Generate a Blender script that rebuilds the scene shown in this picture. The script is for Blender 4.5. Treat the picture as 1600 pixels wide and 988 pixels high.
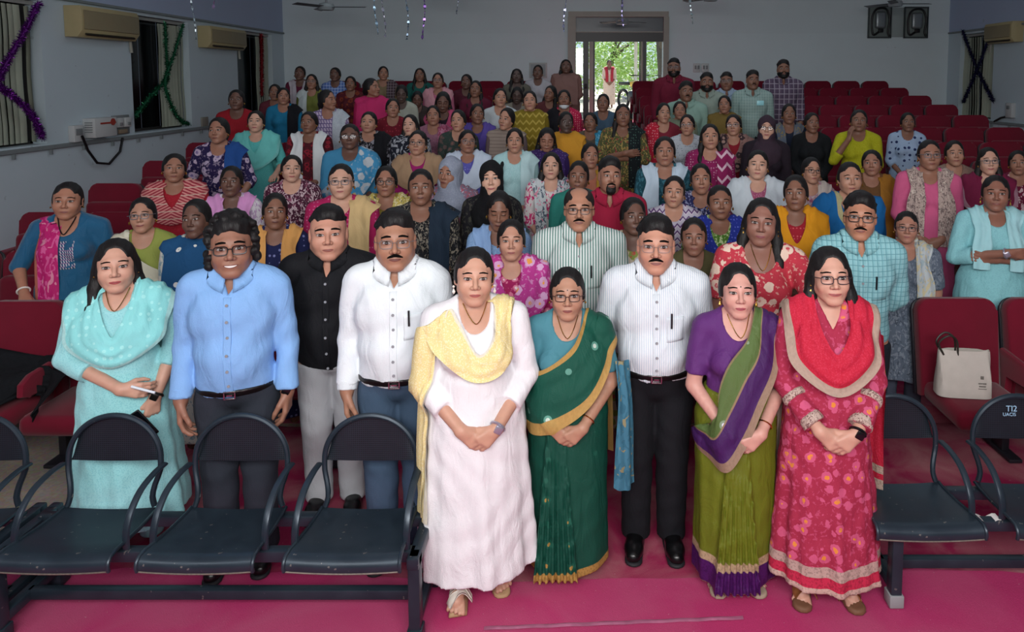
import bpy, bmesh, math, random
import numpy as np
from mathutils import Vector, Matrix
for o in list(bpy.data.objects): bpy.data.objects.remove(o, do_unlink=True)
SC = bpy.context.scene
COL = SC.collection
RND = random.Random(7)

# ------------------------------------------------------------------ camera
CAM_H, F_PX, PITCH, HZ, VX = 2.35, 1100.0, math.radians(4.5), 125.0, 910.0
CY0 = HZ + F_PX*math.tan(PITCH)
cd = bpy.data.cameras.new('camera')
cam = bpy.data.objects.new('camera', cd); COL.objects.link(cam)
cam.location = (0, 0, CAM_H)
cam.rotation_euler = (math.pi/2 - PITCH, 0, 0)
cd.sensor_width = 36; cd.lens = 36*F_PX/1600
cd.shift_x = (800-VX)/1600
cd.shift_y = (CY0-494)/1600
cd.clip_start = 0.05; cd.clip_end = 200
SC.camera = cam

# ------------------------------------------------------------------ world, lights, exposure
W = bpy.data.worlds.new('world'); SC.world = W; W.use_nodes = True
_b = W.node_tree.nodes['Background']
_s = W.node_tree.nodes.new('ShaderNodeTexSky'); _s.sky_type = 'HOSEK_WILKIE'; _s.turbidity = 6; _s.ground_albedo = .3
_s.sun_direction = (0.3, 0.2, 0.9)
W.node_tree.links.new(_s.outputs[0], _b.inputs[0]); _b.inputs[1].default_value = 5.0
def area(name, loc, rot, sx, sy, power, col=(1, 1, 1)):
    l = bpy.data.lights.new(name, 'AREA'); l.shape = 'RECTANGLE'; l.size = sx; l.size_y = sy
    l.energy = power; l.color = col
    o = bpy.data.objects.new(name, l); COL.objects.link(o); o.location = loc; o.rotation_euler = rot
    return o
# soft stage-front lighting above the photographer, and the hall's ceiling tube lights
area('stage_front_light', (0.2, -0.9, 3.15), (math.radians(72), 0, 0), 4.0, 1.2, 262, (1.0, .985, .97))
area('stage_side_light', (-3.2, -0.6, 3.9), (math.radians(60), 0, math.radians(-28)), 1.6, 1.0, 40, (.95, .98, 1.0))
area('hall_tube_light', (0.5, 8.5, 4.5), (0, 0, 0), 9.0, 6.0, 72, (.78, .92, 1.0))
sun = bpy.data.lights.new('sun', 'SUN'); sun.energy = 14.0; sun.angle = .05
so = bpy.data.objects.new('sun', sun); COL.objects.link(so); so.rotation_euler = (math.radians(-38), math.radians(10), 0)
vs = SC.view_settings
vs.view_transform = 'Standard'; vs.look = 'None'; vs.gamma = 1; vs.use_curve_mapping = False; vs.exposure = 0.0
SC.display_settings.display_device = 'sRGB'
# ------------------------------------------------------------------ materials
def srgb(h):
    if isinstance(h, str):
        h = h.lstrip('#'); c = [int(h[i:i+2], 16)/255 for i in (0, 2, 4)]
    else: c = [v/255 for v in h]
    return tuple(v/12.92 if v <= .04045 else ((v+.055)/1.055)**2.4 for v in c)
_M = {}
class NT:
    def __init__(s, name):
        s.m = bpy.data.materials.new(name); s.m.use_nodes = True
        s.t = s.m.node_tree; s.b = s.t.nodes['Principled BSDF']
    def n(s, ty, **kw):
        x = s.t.nodes.new('ShaderNode'+ty)
        for k, v in kw.items(): setattr(x, k, v)
        return x
    def l(s, a, b): s.t.links.new(a, b)
    def coord(s, uv=False):
        return s.n('TexCoord').outputs['UV' if uv else 'Object']
    def sep(s, v):
        x = s.n('SeparateXYZ'); s.l(v, x.inputs[0]); return x.outputs
    def math(s, op, a, b=None, clamp=False):
        x = s.n('Math', operation=op); x.use_clamp = clamp
        for i, v in ((0, a), (1, b)):
            if v is None: continue
            if isinstance(v, (int, float)): x.inputs[i].default_value = v
            else: s.l(v, x.inputs[i])
        return x.outputs[0]
    def mix(s, f, a, b):
        x = s.n('Mix', data_type='RGBA')
        for i, v in ((0, f), (6, a), (7, b)):
            if isinstance(v, (int, float)): x.inputs[i].default_value = v
            elif isinstance(v, tuple): x.inputs[i].default_value = (*v[:3], 1)
            else: s.l(v, x.inputs[i])
        return x.outputs[2]
    def noise(s, vec, scale, detail=3, dist=0):
        x = s.n('TexNoise'); x.inputs['Scale'].default_value = scale; x.inputs['Detail'].default_value = detail
        x.inputs['Distortion'].default_value = dist
        if vec is not None: s.l(vec, x.inputs['Vector'])
        return x.outputs
    def scl(s, vec, sc, off=(0, 0, 0)):
        x = s.n('Mapping'); x.inputs['Scale'].default_value = sc; x.inputs['Location'].default_value = off
        s.l(vec, x.inputs[0]); return x.outputs[0]
    def vor(s, vec, scale, feature='F1', rnd=1):
        x = s.n('TexVoronoi', feature=feature); x.inputs['Scale'].default_value = scale
        x.inputs['Randomness'].default_value = rnd
        s.l(vec, x.inputs['Vector']); return x.outputs
    def bump(s, h, st, dist=.01):
        x = s.n('Bump'); x.inputs['Strength'].default_value = st; x.inputs['Distance'].default_value = dist
        s.l(h, x.inputs['Height']); s.l(x.outputs[0], s.b.inputs['Normal'])
    def base(s, c):
        if isinstance(c, tuple): s.b.inputs['Base Color'].default_value = (*c[:3], 1)
        else: s.l(c, s.b.inputs['Base Color'])
    def set(s, rough=.6, metal=0, spec=.5):
        s.b.inputs['Roughness'].default_value = rough; s.b.inputs['Metallic'].default_value = metal
        s.b.inputs['Specular IOR Level'].default_value = spec
def plain(name, col, rough=.6, metal=0, spec=.5, var=.0, vs=8, bump=0, bs=60):
    k = ('plain', name, col, rough, metal)
    if k in _M: return _M[k]
    t = NT(name); c = srgb(col); t.set(rough, metal, spec)
    co = t.coord()
    if var:
        nz = t.noise(co, vs, 4)[0]
        t.base(t.mix(nz, tuple(v*(1-var) for v in c), tuple(min(1, v*(1+var)) for v in c)))
    else: t.base(c)
    if bump: t.bump(t.noise(co, bs, 3)[0], bump, .004)
    _M[k] = t.m; return t.m
def fabric(base, pat=None, c2=None, c3=None, sc=1.0, rough=.8, sheen=.0, uv=None, hem=None, weave=.15):
    """cloth: a base colour with a printed or woven pattern in object space; uv=(width, colour, width2, colour2) puts woven bands at the edges of a draped sheet;
    hem=[(z0,z1,colour),...] are bands sewn round a skirt"""
    k = (base, pat, c2, c3, sc, rough, uv, str(hem))
    if k in _M: return _M[k]
    t = NT('cloth'); b = srgb(base); t.set(rough, 0, .25)
    t.b.inputs['Sheen Weight'].default_value = sheen
    co = t.coord()
    b2 = srgb(c2) if c2 else tuple(min(1, v*1.5+.02) for v in b)
    b3 = srgb(c3) if c3 else b2
    nz = t.noise(co, 14, 3)[0]
    col = t.mix(nz, tuple(v*.93 for v in b), tuple(min(1, v*1.06) for v in b))
    xyz = t.sep(co)
    def wave(o, per, duty):
        fr = t.math('FRACT', t.math('MULTIPLY', o, 1/per)); return t.math('LESS_THAN', fr, duty)
    if pat == 'stripe':
        col = t.mix(wave(xyz[0], .016*sc, .36), col, b2)
    elif pat == 'hstripe':
        w = wave(t.math('ADD', xyz[2], t.math('MULTIPLY', t.math('ABSOLUTE', xyz[0]), .55)), .04*sc, .5); col = t.mix(w, col, b2)
        col = t.mix(wave(xyz[2], .1*sc, .12), col, b3)
    elif pat == 'check':
        w1 = wave(xyz[0], .045*sc, .14); w2 = wave(xyz[2], .05*sc, .14)
        w3 = wave(t.math('ADD', xyz[0], .02*sc), .045*sc, .3)
        col = t.mix(t.math('MULTIPLY', w3, .4), col, b3)
        col = t.mix(t.math('MULTIPLY', t.math('MAXIMUM', w1, w2), .75), col, b2)
    elif pat == 'floral':
        dn = t.n('VectorMath', operation='ADD'); t.l(co, dn.inputs[0])
        wob = t.n('VectorMath', operation='SCALE'); t.l(t.noise(co, 45, 2)[1], wob.inputs[0]); wob.inputs[3].default_value = .02
        t.l(wob.outputs[0], dn.inputs[1])
        v = t.vor(dn.outputs[0], 17/sc)[0]
        col = t.mix(t.math('LESS_THAN', v, .42), col, b2)
        col = t.mix(t.math('LESS_THAN', v, .2), col, b3)
        n2 = t.noise(co, 60/sc, 2)[0]
        col = t.mix(t.math('MULTIPLY', t.math('GREATER_THAN', n2, .6), .5), col, b2)
    elif pat == 'dots':
        v = t.vor(co, 22/sc, rnd=.35)[0]
        col = t.mix(t.math('LESS_THAN', v, .26), col, b2)
        col = t.mix(t.math('LESS_THAN', v, .1), col, b3)
    elif pat == 'motif':
        v = t.vor(co, 9/sc, rnd=.25)
        col = t.mix(t.math('LESS_THAN', v[0], .2), col, b2)
        col = t.mix(t.math('LESS_THAN', v[0], .1), col, b3)
    elif pat == 'leaf':
        n2 = t.noise(t.scl(co, (1, 1, .55)), 34/sc, 1, 1.5)[0]
        col = t.mix(t.math('GREATER_THAN', n2, .55), col, b2)
        n3 = t.noise(t.scl(co, (1, 1, .6), (3, 1, 2)), 28/sc, 1, 1.5)[0]
        col = t.mix(t.math('GREATER_THAN', n3, .64), col, b3)
    elif pat == 'brick':
        a = t.math('FRACT', t.math('MULTIPLY', xyz[2], 1/(.05*sc)))
        z = t.math('ABSOLUTE', t.math('SUBTRACT', t.math('FRACT', t.math('ADD', t.math('MULTIPLY', xyz[0], 1/(.035*sc)), t.math('MULTIPLY', a, .5))), .5))
        col = t.mix(t.math('LESS_THAN', z, .22), col, b2)
        col = t.mix(t.math('LESS_THAN', a, .18), col, b3)
    elif pat == 'fine':
        n2 = t.noise(co, 160/sc, 2)[0]
        col = t.mix(t.math('GREATER_THAN', n2, .56), col, b2)
    elif pat == 'zig':
        zx = t.math('ABSOLUTE', t.math('SUBTRACT', t.math('FRACT', t.math('MULTIPLY', xyz[0], 1/(.05*sc))), .5))
        zz = t.math('FRACT', t.math('ADD', t.math('MULTIPLY', xyz[2], 1/(.055*sc)), zx))
        col = t.mix(t.math('LESS_THAN', zz, .45), col, b2); col = t.mix(t.math('LESS_THAN', zz, .18), col, b3)
    if hem:
        for z0, z1, cc in hem:
            w = t.math('MULTIPLY', t.math('GREATER_THAN', xyz[2], z0), t.math('LESS_THAN', xyz[2], z1))
            n2 = t.noise(co, 95, 2)[0]
            c = srgb(cc)
            col = t.mix(w, col, t.mix(t.math('MULTIPLY', t.math('GREATER_THAN', n2, .55), .55), c, tuple(v*.45 for v in c)))
    if uv:
        u = t.sep(t.coord(True)); d = u[1]
        for (a0, a1, cc) in uv:
            w = t.math('MULTIPLY', t.math('GREATER_THAN', d, a0), t.math('LESS_THAN', d, a1))
            n2 = t.noise(t.scl(t.coord(True), (60, 14, 1)), 1.3, 2)[0]; c = srgb(cc)
            col = t.mix(w, col, t.mix(t.math('MULTIPLY', n2, .8), c, tuple(v*.55 for v in c)))
    t.base(col)
    t.bump(t.math('ADD', t.noise(co, 420, 2)[0], t.math('MULTIPLY', t.noise(t.scl(co, (1, 1, .4)), 11, 3, 1.2)[0], 6.0)), weave+.25, .009)
    _M[k] = t.m; return t.m
def skin(col):
    k = ('skin', col)
    if k in _M: return _M[k]
    t = NT('skin'); c = srgb(col); t.set(.48, 0, .4); co = t.coord()
    n = t.noise(co, 28, 4)[0]
    t.base(t.mix(n, tuple(v*.86 for v in c), (min(1, c[0]*1.12), min(1, c[1]*1.08), min(1, c[2]*1.05))))
    t.b.inputs['Subsurface Weight'].default_value = .06; t.b.inputs['Subsurface Radius'].default_value = (.012, .005, .003)
    t.bump(t.noise(co, 300, 2)[0], .06, .002)
    _M[k] = t.m; return t.m
def hairmat(col='#0c0a0b'):
    k = ('hair', col)
    if k in _M: return _M[k]
    t = NT('hair'); c = srgb(col); t.set(.55, 0, .32); co = t.coord()
    n = t.noise(t.scl(co, (1, 1, .16)), 230, 2, .4)[0]
    t.base(t.mix(n, tuple(v*.55 for v in c), tuple(min(1, v*1.9+.004) for v in c)))
    t.bump(n, .55, .004)
    _M[k] = t.m; return t.m
def eyemat():
    if 'eye' in _M: return _M['eye']
    t = NT('eye'); a = t.n('VertexColor'); a.layer_name = 'fc'; t.l(a.outputs[0], t.b.inputs['Base Color']); t.set(.25)
    _M['eye'] = t.m; return t.m
LIP = {}
def lipmat(col):
    return plain('lips', col, .42, var=.1, vs=120)
GLASS = None
def glassmat(name='lens_glass', tint=(.97, .98, 1), gl=.012):
    if name in _M: return _M[name]
    t = NT(name); tr = t.n('BsdfTransparent'); tr.inputs[0].default_value = (*tint, 1)
    g = t.n('BsdfGlossy'); g.inputs['Roughness'].default_value = .03
    mx = t.n('MixShader'); mx.inputs[0].default_value = gl
    t.l(tr.outputs[0], mx.inputs[1]); t.l(g.outputs[0], mx.inputs[2])
    t.l(mx.outputs[0], t.t.nodes['Material Output'].inputs[0])
    _M[name] = t.m; return t.m

# ------------------------------------------------------------------ objects
def tag(o, label=None, cat=None, group=None, kind=None):
    if label: o['label'] = label
    if cat: o['category'] = cat
    if group: o['group'] = group
    if kind: o['kind'] = kind
    return o
def empty(name, loc=(0, 0, 0), rz=0, sc=None):
    o = bpy.data.objects.new(name, None); COL.objects.link(o); o.location = loc; o.rotation_euler = (0, 0, rz)
    o.empty_display_size = .1
    if sc: o.scale = sc
    return o
def link(name, me, m=None, parent=None):
    o = bpy.data.objects.new(name, me); COL.objects.link(o)
    if m is not None:
        ms = m if isinstance(m, (list, tuple)) else [m]
        if not me.materials:
            for q in ms: me.materials.append(q)
        else:
            for i, q in enumerate(ms):
                o.material_slots[i].link = 'OBJECT'; o.material_slots[i].material = q
    if parent is not None: o.parent = parent
    return o
def npmesh(name, V, Q, smooth=True, mi=None, uv=None, fc=None):
    me = bpy.data.meshes.new(name); V = np.asarray(V, np.float32); Q = np.asarray(Q, np.int32)
    me.vertices.add(len(V)); me.vertices.foreach_set('co', V.ravel())
    k = Q.shape[1]
    me.loops.add(Q.size); me.loops.foreach_set('vertex_index', Q.ravel())
    me.polygons.add(len(Q)); me.polygons.foreach_set('loop_start', np.arange(0, Q.size, k, dtype=np.int32))
    if mi is not None: me.polygons.foreach_set('material_index', np.asarray(mi, np.int32))
    if smooth: me.polygons.foreach_set('use_smooth', np.ones(len(Q), bool))
    if uv is not None:
        l = me.uv_layers.new(name='uv'); l.data.foreach_set('uv', np.asarray(uv, np.float32)[Q.ravel()].ravel())
    if fc is not None:
        a = me.color_attributes.new('fc', 'FLOAT_COLOR', 'POINT'); a.data.foreach_set('color', np.asarray(fc, np.float32).ravel())
    me.update(calc_edges=True); me.validate()
    return me
class MB:
    """collects simple shapes into one mesh"""
    def __init__(s): s.bm = bmesh.new()
    def box(s, c, d, bev=0, seg=2, rot=None):
        r = bmesh.ops.create_cube(s.bm, size=1)
        vs = r['verts']
        M = Matrix.Translation(c) @ (rot.to_4x4() if rot else Matrix()) @ Matrix.Diagonal((*d, 1))
        bmesh.ops.transform(s.bm, matrix=M, verts=vs)
        if bev:
            es = list({e for v in vs for e in v.link_edges})
            bmesh.ops.bevel(s.bm, geom=es, offset=bev, segments=seg, affect='EDGES', profile=.5)
        return s
    def tube(s, pts, r, n=8, closed=False, flat=1.0, caps=True):
        pts = [Vector(p) for p in pts]; N = len(pts); rings = []
        rr = r if isinstance(r, (list, tuple)) else [r]*N
        up = None
        for i, p in enumerate(pts):
            if closed: t = pts[(i+1) % N]-pts[i-1]
            else: t = pts[min(i+1, N-1)]-pts[max(i-1, 0)]
            t.normalize()
            if up is None:
                up = Vector((0, 0, 1)) if abs(t.z) < .9 else Vector((0, 1, 0))
            a = t.cross(up)
            if a.length < 1e-4: a = t.cross(Vector((1, 0, 0)))
            a.normalize(); b = a.cross(t).normalized(); up = b
            rings.append([s.bm.verts.new(p+a*(math.cos(q)*rr[i])+b*(math.sin(q)*rr[i]*flat)) for q in [2*math.pi*k/n for k in range(n)]])
        for i in range(N if closed else N-1):
            A, B = rings[i], rings[(i+1) % N]
            for k in range(n): s.bm.faces.new((A[k], A[(k+1) % n], B[(k+1) % n], B[k]))
        if not closed and caps:
            s.bm.faces.new(rings[0][::-1]); s.bm.faces.new(rings[-1])
        return s
    def prism(s, poly, y0, y1, axis='y', bev=0):
        def mk(u, v, w):
            return {'y': (u, w, v), 'x': (w, u, v), 'z': (u, v, w)}[axis]
        A = [s.bm.verts.new(mk(u, v, y0)) for u, v in poly]; B = [s.bm.verts.new(mk(u, v, y1)) for u, v in poly]
        n = len(poly); fs = [s.bm.faces.new(A), s.bm.faces.new(B[::-1])]
        for i in range(n): fs.append(s.bm.faces.new((A[i], B[i], B[(i+1) % n], A[(i+1) % n])))
        if bev:
            es = list({e for f in fs[:2] for e in f.edges})
            bmesh.ops.bevel(s.bm, geom=es, offset=bev, segments=2, affect='EDGES', profile=.5)
        return s
    def lathe(s, prof, c=(0, 0, 0), n=16):
        rings = []
        for r, z in prof: rings.append([s.bm.verts.new((c[0]+r*math.cos(2*math.pi*k/n), c[1]+r*math.sin(2*math.pi*k/n), c[2]+z)) for k in range(n)])
        for A, B in zip(rings, rings[1:]):
            for k in range(n): s.bm.faces.new((A[k], A[(k+1) % n], B[(k+1) % n], B[k]))
        s.bm.faces.new(rings[0][::-1]); s.bm.faces.new(rings[-1]); return s
    def grid(s, P):
        G = [[s.bm.verts.new(p) for p in row] for row in P]
        for a, b in zip(G, G[1:]):
            for k in range(len(a)-1): s.bm.faces.new((a[k], a[k+1], b[k+1], b[k]))
        return s
    def mesh(s, name, smooth=False):
        bmesh.ops.recalc_face_normals(s.bm, faces=s.bm.faces)
        me = bpy.data.meshes.new(name); s.bm.to_mesh(me); s.bm.free()
        if smooth:
            me.polygons.foreach_set('use_smooth', [True]*len(me.polygons))
            try: me.set_sharp_from_angle(angle=math.radians(38))
            except Exception: pass
        return me
    def obj(s, name, m, parent=None, smooth=True): return link(name, s.mesh(name, smooth), m, parent)
def at(px, py, Y):
    """world point on the plane at depth Y that the photograph shows at (px, py)"""
    t = (CY0-py)/F_PX; c, s = math.cos(PITCH), math.sin(PITCH)
    w = (t*Y*c-Y*s)/(c+t*s); d = Y*c-w*s
    return Vector(((px-VX)*d/F_PX, Y, CAM_H+w))
def curve(pts, n):
    """Catmull-Rom through points"""
    P = np.array(pts, float); P = np.vstack([2*P[0]-P[1], P, 2*P[-1]-P[-2]]); m = len(P)-3
    out = []
    for u in np.linspace(0, m, n):
        i = min(int(u), m-1); t = u-i; a, b, c, d = P[i:i+4]
        out.append(.5*((2*b)+(-a+c)*t+(2*a-5*b+4*c-d)*t*t+(-a+3*b-3*c+d)*t**3))
    return np.array(out)
# ------------------------------------------------------------------ implicit surfaces for bodies and clothes
def V3(*a): return np.array(a if len(a) == 3 else a[0], np.float64)
def smin(a, b, k):
    if k <= 0: return np.minimum(a, b)
    h = np.clip(.5+.5*(b-a)/k, 0, 1); return b+(a-b)*h-k*h*(1-h)
MARG = .11
def ev(ops, P):
    D = np.full(len(P), 1.0)
    for o in ops:
        t = o[0]
        if t in ('rc', 'rcc'):
            _, a, b, ra, rb, k = o[:6]; R = max(ra, rb)+MARG
            lo = np.minimum(a, b)-R; hi = np.maximum(a, b)+R
            I = np.flatnonzero(((P > lo) & (P < hi)).all(1))
            if not len(I): continue
            Q = P[I]; ba = b-a; L = ba@ba; tt = ((Q-a)@ba)/L; tc = np.clip(tt, 0, 1)
            d = np.linalg.norm(Q-a-tc[:, None]*ba, axis=1)-(ra+tc*(rb-ra))
            if t == 'rcc': d = np.maximum(d, (tt-1)*math.sqrt(L))
            D[I] = smin(D[I], d, k)
        elif t in ('el', 'sel'):
            _, c, r, k = o[:4]; R = r+MARG
            I = np.flatnonzero((np.abs(P-c) < R).all(1))
            if not len(I): continue
            Q = P[I]-c; k0 = np.linalg.norm(Q/r, axis=1); k1 = np.linalg.norm(Q/(r*r), axis=1)+1e-9
            d = k0*(k0-1)/k1
            d = np.where(k0 < .2, -r.min()*.8, d)
            D[I] = smin(D[I], d, k) if t == 'el' else -smin(-D[I], d, k)
        elif t == 'grp':
            _, c, Rm, sc, sub, k, rad = o
            I = np.flatnonzero(((P-c)**2).sum(1) < rad*rad)
            if not len(I): continue
            d = ev(sub, ((P[I]-c)@Rm)/sc)*sc
            D[I] = smin(D[I], d, k)
        elif t == 'skirt':
            _, z0, z1, pr, folds, k = o     # pr rows: (z, a, b, cx, cy)
            I = np.flatnonzero((P[:, 2] > z1-.02) & (P[:, 2] < z0+.12))
            if not len(I): continue
            Q = P[I]; z = Q[:, 2]; pa = np.array(sorted(pr))
            A = np.interp(z, pa[:, 0], pa[:, 1]); B = np.interp(z, pa[:, 0], pa[:, 2])
            x = Q[:, 0]-np.interp(z, pa[:, 0], pa[:, 3]); y = Q[:, 1]-np.interp(z, pa[:, 0], pa[:, 4])
            th = np.arctan2(x/A, -y/B); w = np.clip((z0-z)/(z0-z1), 0, 1)
            f = np.ones(len(I))
            for am, n, ph, p in folds: f += am*w**p*np.sin(n*th+ph+.9*np.sin(3*w+ph))
            d = (np.sqrt((x/A)**2+(y/B)**2)-f)*np.minimum(A, B)*.85
            d = np.maximum(d, z-z0); d = np.maximum(d, z1-z)
            D[I] = smin(D[I], d, k)
        elif t == 'pleat':
            _, z0, z1, x0, hw, y0, y1, n, am, k = o   # a bundle of vertical front pleats
            I = np.flatnonzero((P[:, 2] > z1-.02) & (P[:, 2] < z0+.1) & (np.abs(P[:, 0]-x0) < hw*3+.1))
            if not len(I): continue
            Q = P[I]; w = np.clip((z0-Q[:, 2])/(z0-z1), 0, 1); h = hw*(.45+.9*w); yc = y0+(y1-y0)*w
            x = (Q[:, 0]-x0)/h; s = yc-am*(.35+.65*w)*np.abs(np.sin(x*n*math.pi/2))
            d = np.maximum((s-Q[:, 1])*.6, np.maximum((np.abs(x)-1)*h, Q[:, 1]-(yc+.1)))
            d = np.maximum(d, np.maximum(Q[:, 2]-z0, z1-Q[:, 2]))
            D[I] = smin(D[I], d, k)
        elif t == 'wr':
            _, am, fx, fz, ph = o
            D = D+am*(np.sin(fx*P[:, 0]+3*np.sin(9*P[:, 2]+ph)+ph)*np.sin(fz*P[:, 2]+2.2*np.sin(11*P[:, 0]-7*P[:, 1])+ph))
        elif t == 'zmin': D = np.maximum(D, o[1]-P[:, 2])
        elif t == 'zmax': D = np.maximum(D, P[:, 2]-o[1])
        elif t == 'plane': D = np.maximum(D, (P-o[1])@o[2])
        elif t == 'max': D = np.maximum(D, ev(o[1], P))
        elif t == 'sub':
            d = ev(o[1], P); D = np.maximum(D, -d)
        elif t == 'add': D = smin(D, ev(o[1], P), o[2])
        elif t == 'neck':   # a neckline cut through the front of a garment: (cx, cz, rx, rz, shape)
            _, cx, cz, rx, rz, shp, yb = o
            x = np.abs(P[:, 0]-cx)/rx; z = (cz-P[:, 2])/rz
            if shp == 'v': d = (np.maximum(x+np.maximum(z, 0), 0)-1)*rx*.7
            else: d = (np.sqrt(x*x+np.maximum(z, 0)**2)-1)*rx
            d = np.maximum(d, P[:, 1]-yb); D = np.maximum(D, -d)
        elif t == 'infl': D = D-o[1]
    return D
def axis(lo, hi, co, fine=()):
    out = [lo]
    while out[-1] < hi:
        p = out[-1]; st = co
        for a, b, s in fine:
            if a-co <= p < b: st = min(st, s if p >= a-s else max(s, min(co, (a-p)*.6)))
        out.append(p+st)
    return np.array(out)
_CO = [(i, j, k) for i in (0, 1) for j in (0, 1) for k in (0, 1)]
_ED = [(a, b) for a in _CO for b in _CO if sum(np.subtract(b, a)) == 1 and min(np.subtract(b, a)) == 0]
def nets(ops, xs, ys, zs):
    nx, ny, nz = len(xs), len(ys), len(zs); st = 3
    ci = [np.unique(np.r_[np.arange(0, n, st), n-1]) for n in (nx, ny, nz)]
    G = np.stack(np.meshgrid(xs[ci[0]], ys[ci[1]], zs[ci[2]], indexing='ij'), -1)
    Dc = ev(ops, G.reshape(-1, 3)).reshape(G.shape[:3])
    near = [np.clip(np.searchsorted(c, np.arange(n)+.5)-1, 0, len(c)-1) for c, n in zip(ci, (nx, ny, nz))]
    D = Dc[np.ix_(*near)].astype(np.float32)
    sp = [np.diff(a[c]) for a, c in zip((xs, ys, zs), ci)]
    sp = [np.r_[s, s[-1]][n_] for s, n_ in zip(sp, near)]
    thr = 1.35*np.sqrt(sp[0][:, None, None]**2+sp[1][None, :, None]**2+sp[2][None, None, :]**2)+.004
    I = np.argwhere(np.abs(D) < thr)
    D[I[:, 0], I[:, 1], I[:, 2]] = ev(ops, np.stack([xs[I[:, 0]], ys[I[:, 1]], zs[I[:, 2]]], 1))
    D[[0, -1]] = np.maximum(D[[0, -1]], 1e-3); D[:, [0, -1]] = np.maximum(D[:, [0, -1]], 1e-3); D[:, :, [0, -1]] = np.maximum(D[:, :, [0, -1]], 1e-3)
    S = D < 0
    c = np.zeros((nx-1, ny-1, nz-1), np.int8)
    for o in _CO: c += S[o[0]:nx-1+o[0], o[1]:ny-1+o[1], o[2]:nz-1+o[2]]
    mx = (c > 0) & (c < 8); n = int(mx.sum()); idx = np.full(mx.shape, -1, np.int32); idx[mx] = np.arange(n)
    I = np.argwhere(mx); acc = np.zeros((n, 3)); cnt = np.zeros(n)
    pos = lambda J: np.stack([xs[J[:, 0]], ys[J[:, 1]], zs[J[:, 2]]], 1)
    for a, b in _ED:
        A = I+a; B = I+b; d1 = D[A[:, 0], A[:, 1], A[:, 2]]; d2 = D[B[:, 0], B[:, 1], B[:, 2]]
        x = np.flatnonzero((d1 < 0) != (d2 < 0)); t = (d1[x]/(d1[x]-d2[x]))[:, None]
        acc[x] += pos(A[x])*(1-t)+pos(B[x])*t; cnt[x] += 1
    V = acc/cnt[:, None]; Q = []
    for ax in range(3):
        s1 = S.take(range(S.shape[ax]-1), ax); s2 = S.take(range(1, S.shape[ax]), ax)
        E = np.argwhere(s1 != s2); u, v = [(1, 2), (2, 0), (0, 1)][ax]
        E = E[(E[:, u] > 0) & (E[:, v] > 0) & (E[:, u] < S.shape[u]-1) & (E[:, v] < S.shape[v]-1)]
        if not len(E): continue
        fl = s1[E[:, 0], E[:, 1], E[:, 2]]
        def cell(du, dv):
            J = E.copy(); J[:, u] += du; J[:, v] += dv; return idx[J[:, 0], J[:, 1], J[:, 2]]
        q = np.stack([cell(-1, -1), cell(0, -1), cell(0, 0), cell(-1, 0)], 1)
        q[~fl] = q[~fl][:, ::-1]; Q.append(q)
    return V, np.vstack(Q)
def grad(ops, P, e=.003):
    g = np.stack([ev(ops, P+np.eye(3)[i]*e)-ev(ops, P-np.eye(3)[i]*e) for i in range(3)], 1)
    return g/(np.linalg.norm(g, axis=1)[:, None]+1e-9)
def surf(name, ops, lo, hi, co, fine=((), (), ())):
    xs, ys, zs = (axis(lo[i], hi[i], co[i] if isinstance(co, (tuple, list)) else co, fine[i]) for i in range(3))
    V, Q = nets(ops, xs, ys, zs); return npmesh(name, V, Q)
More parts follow.
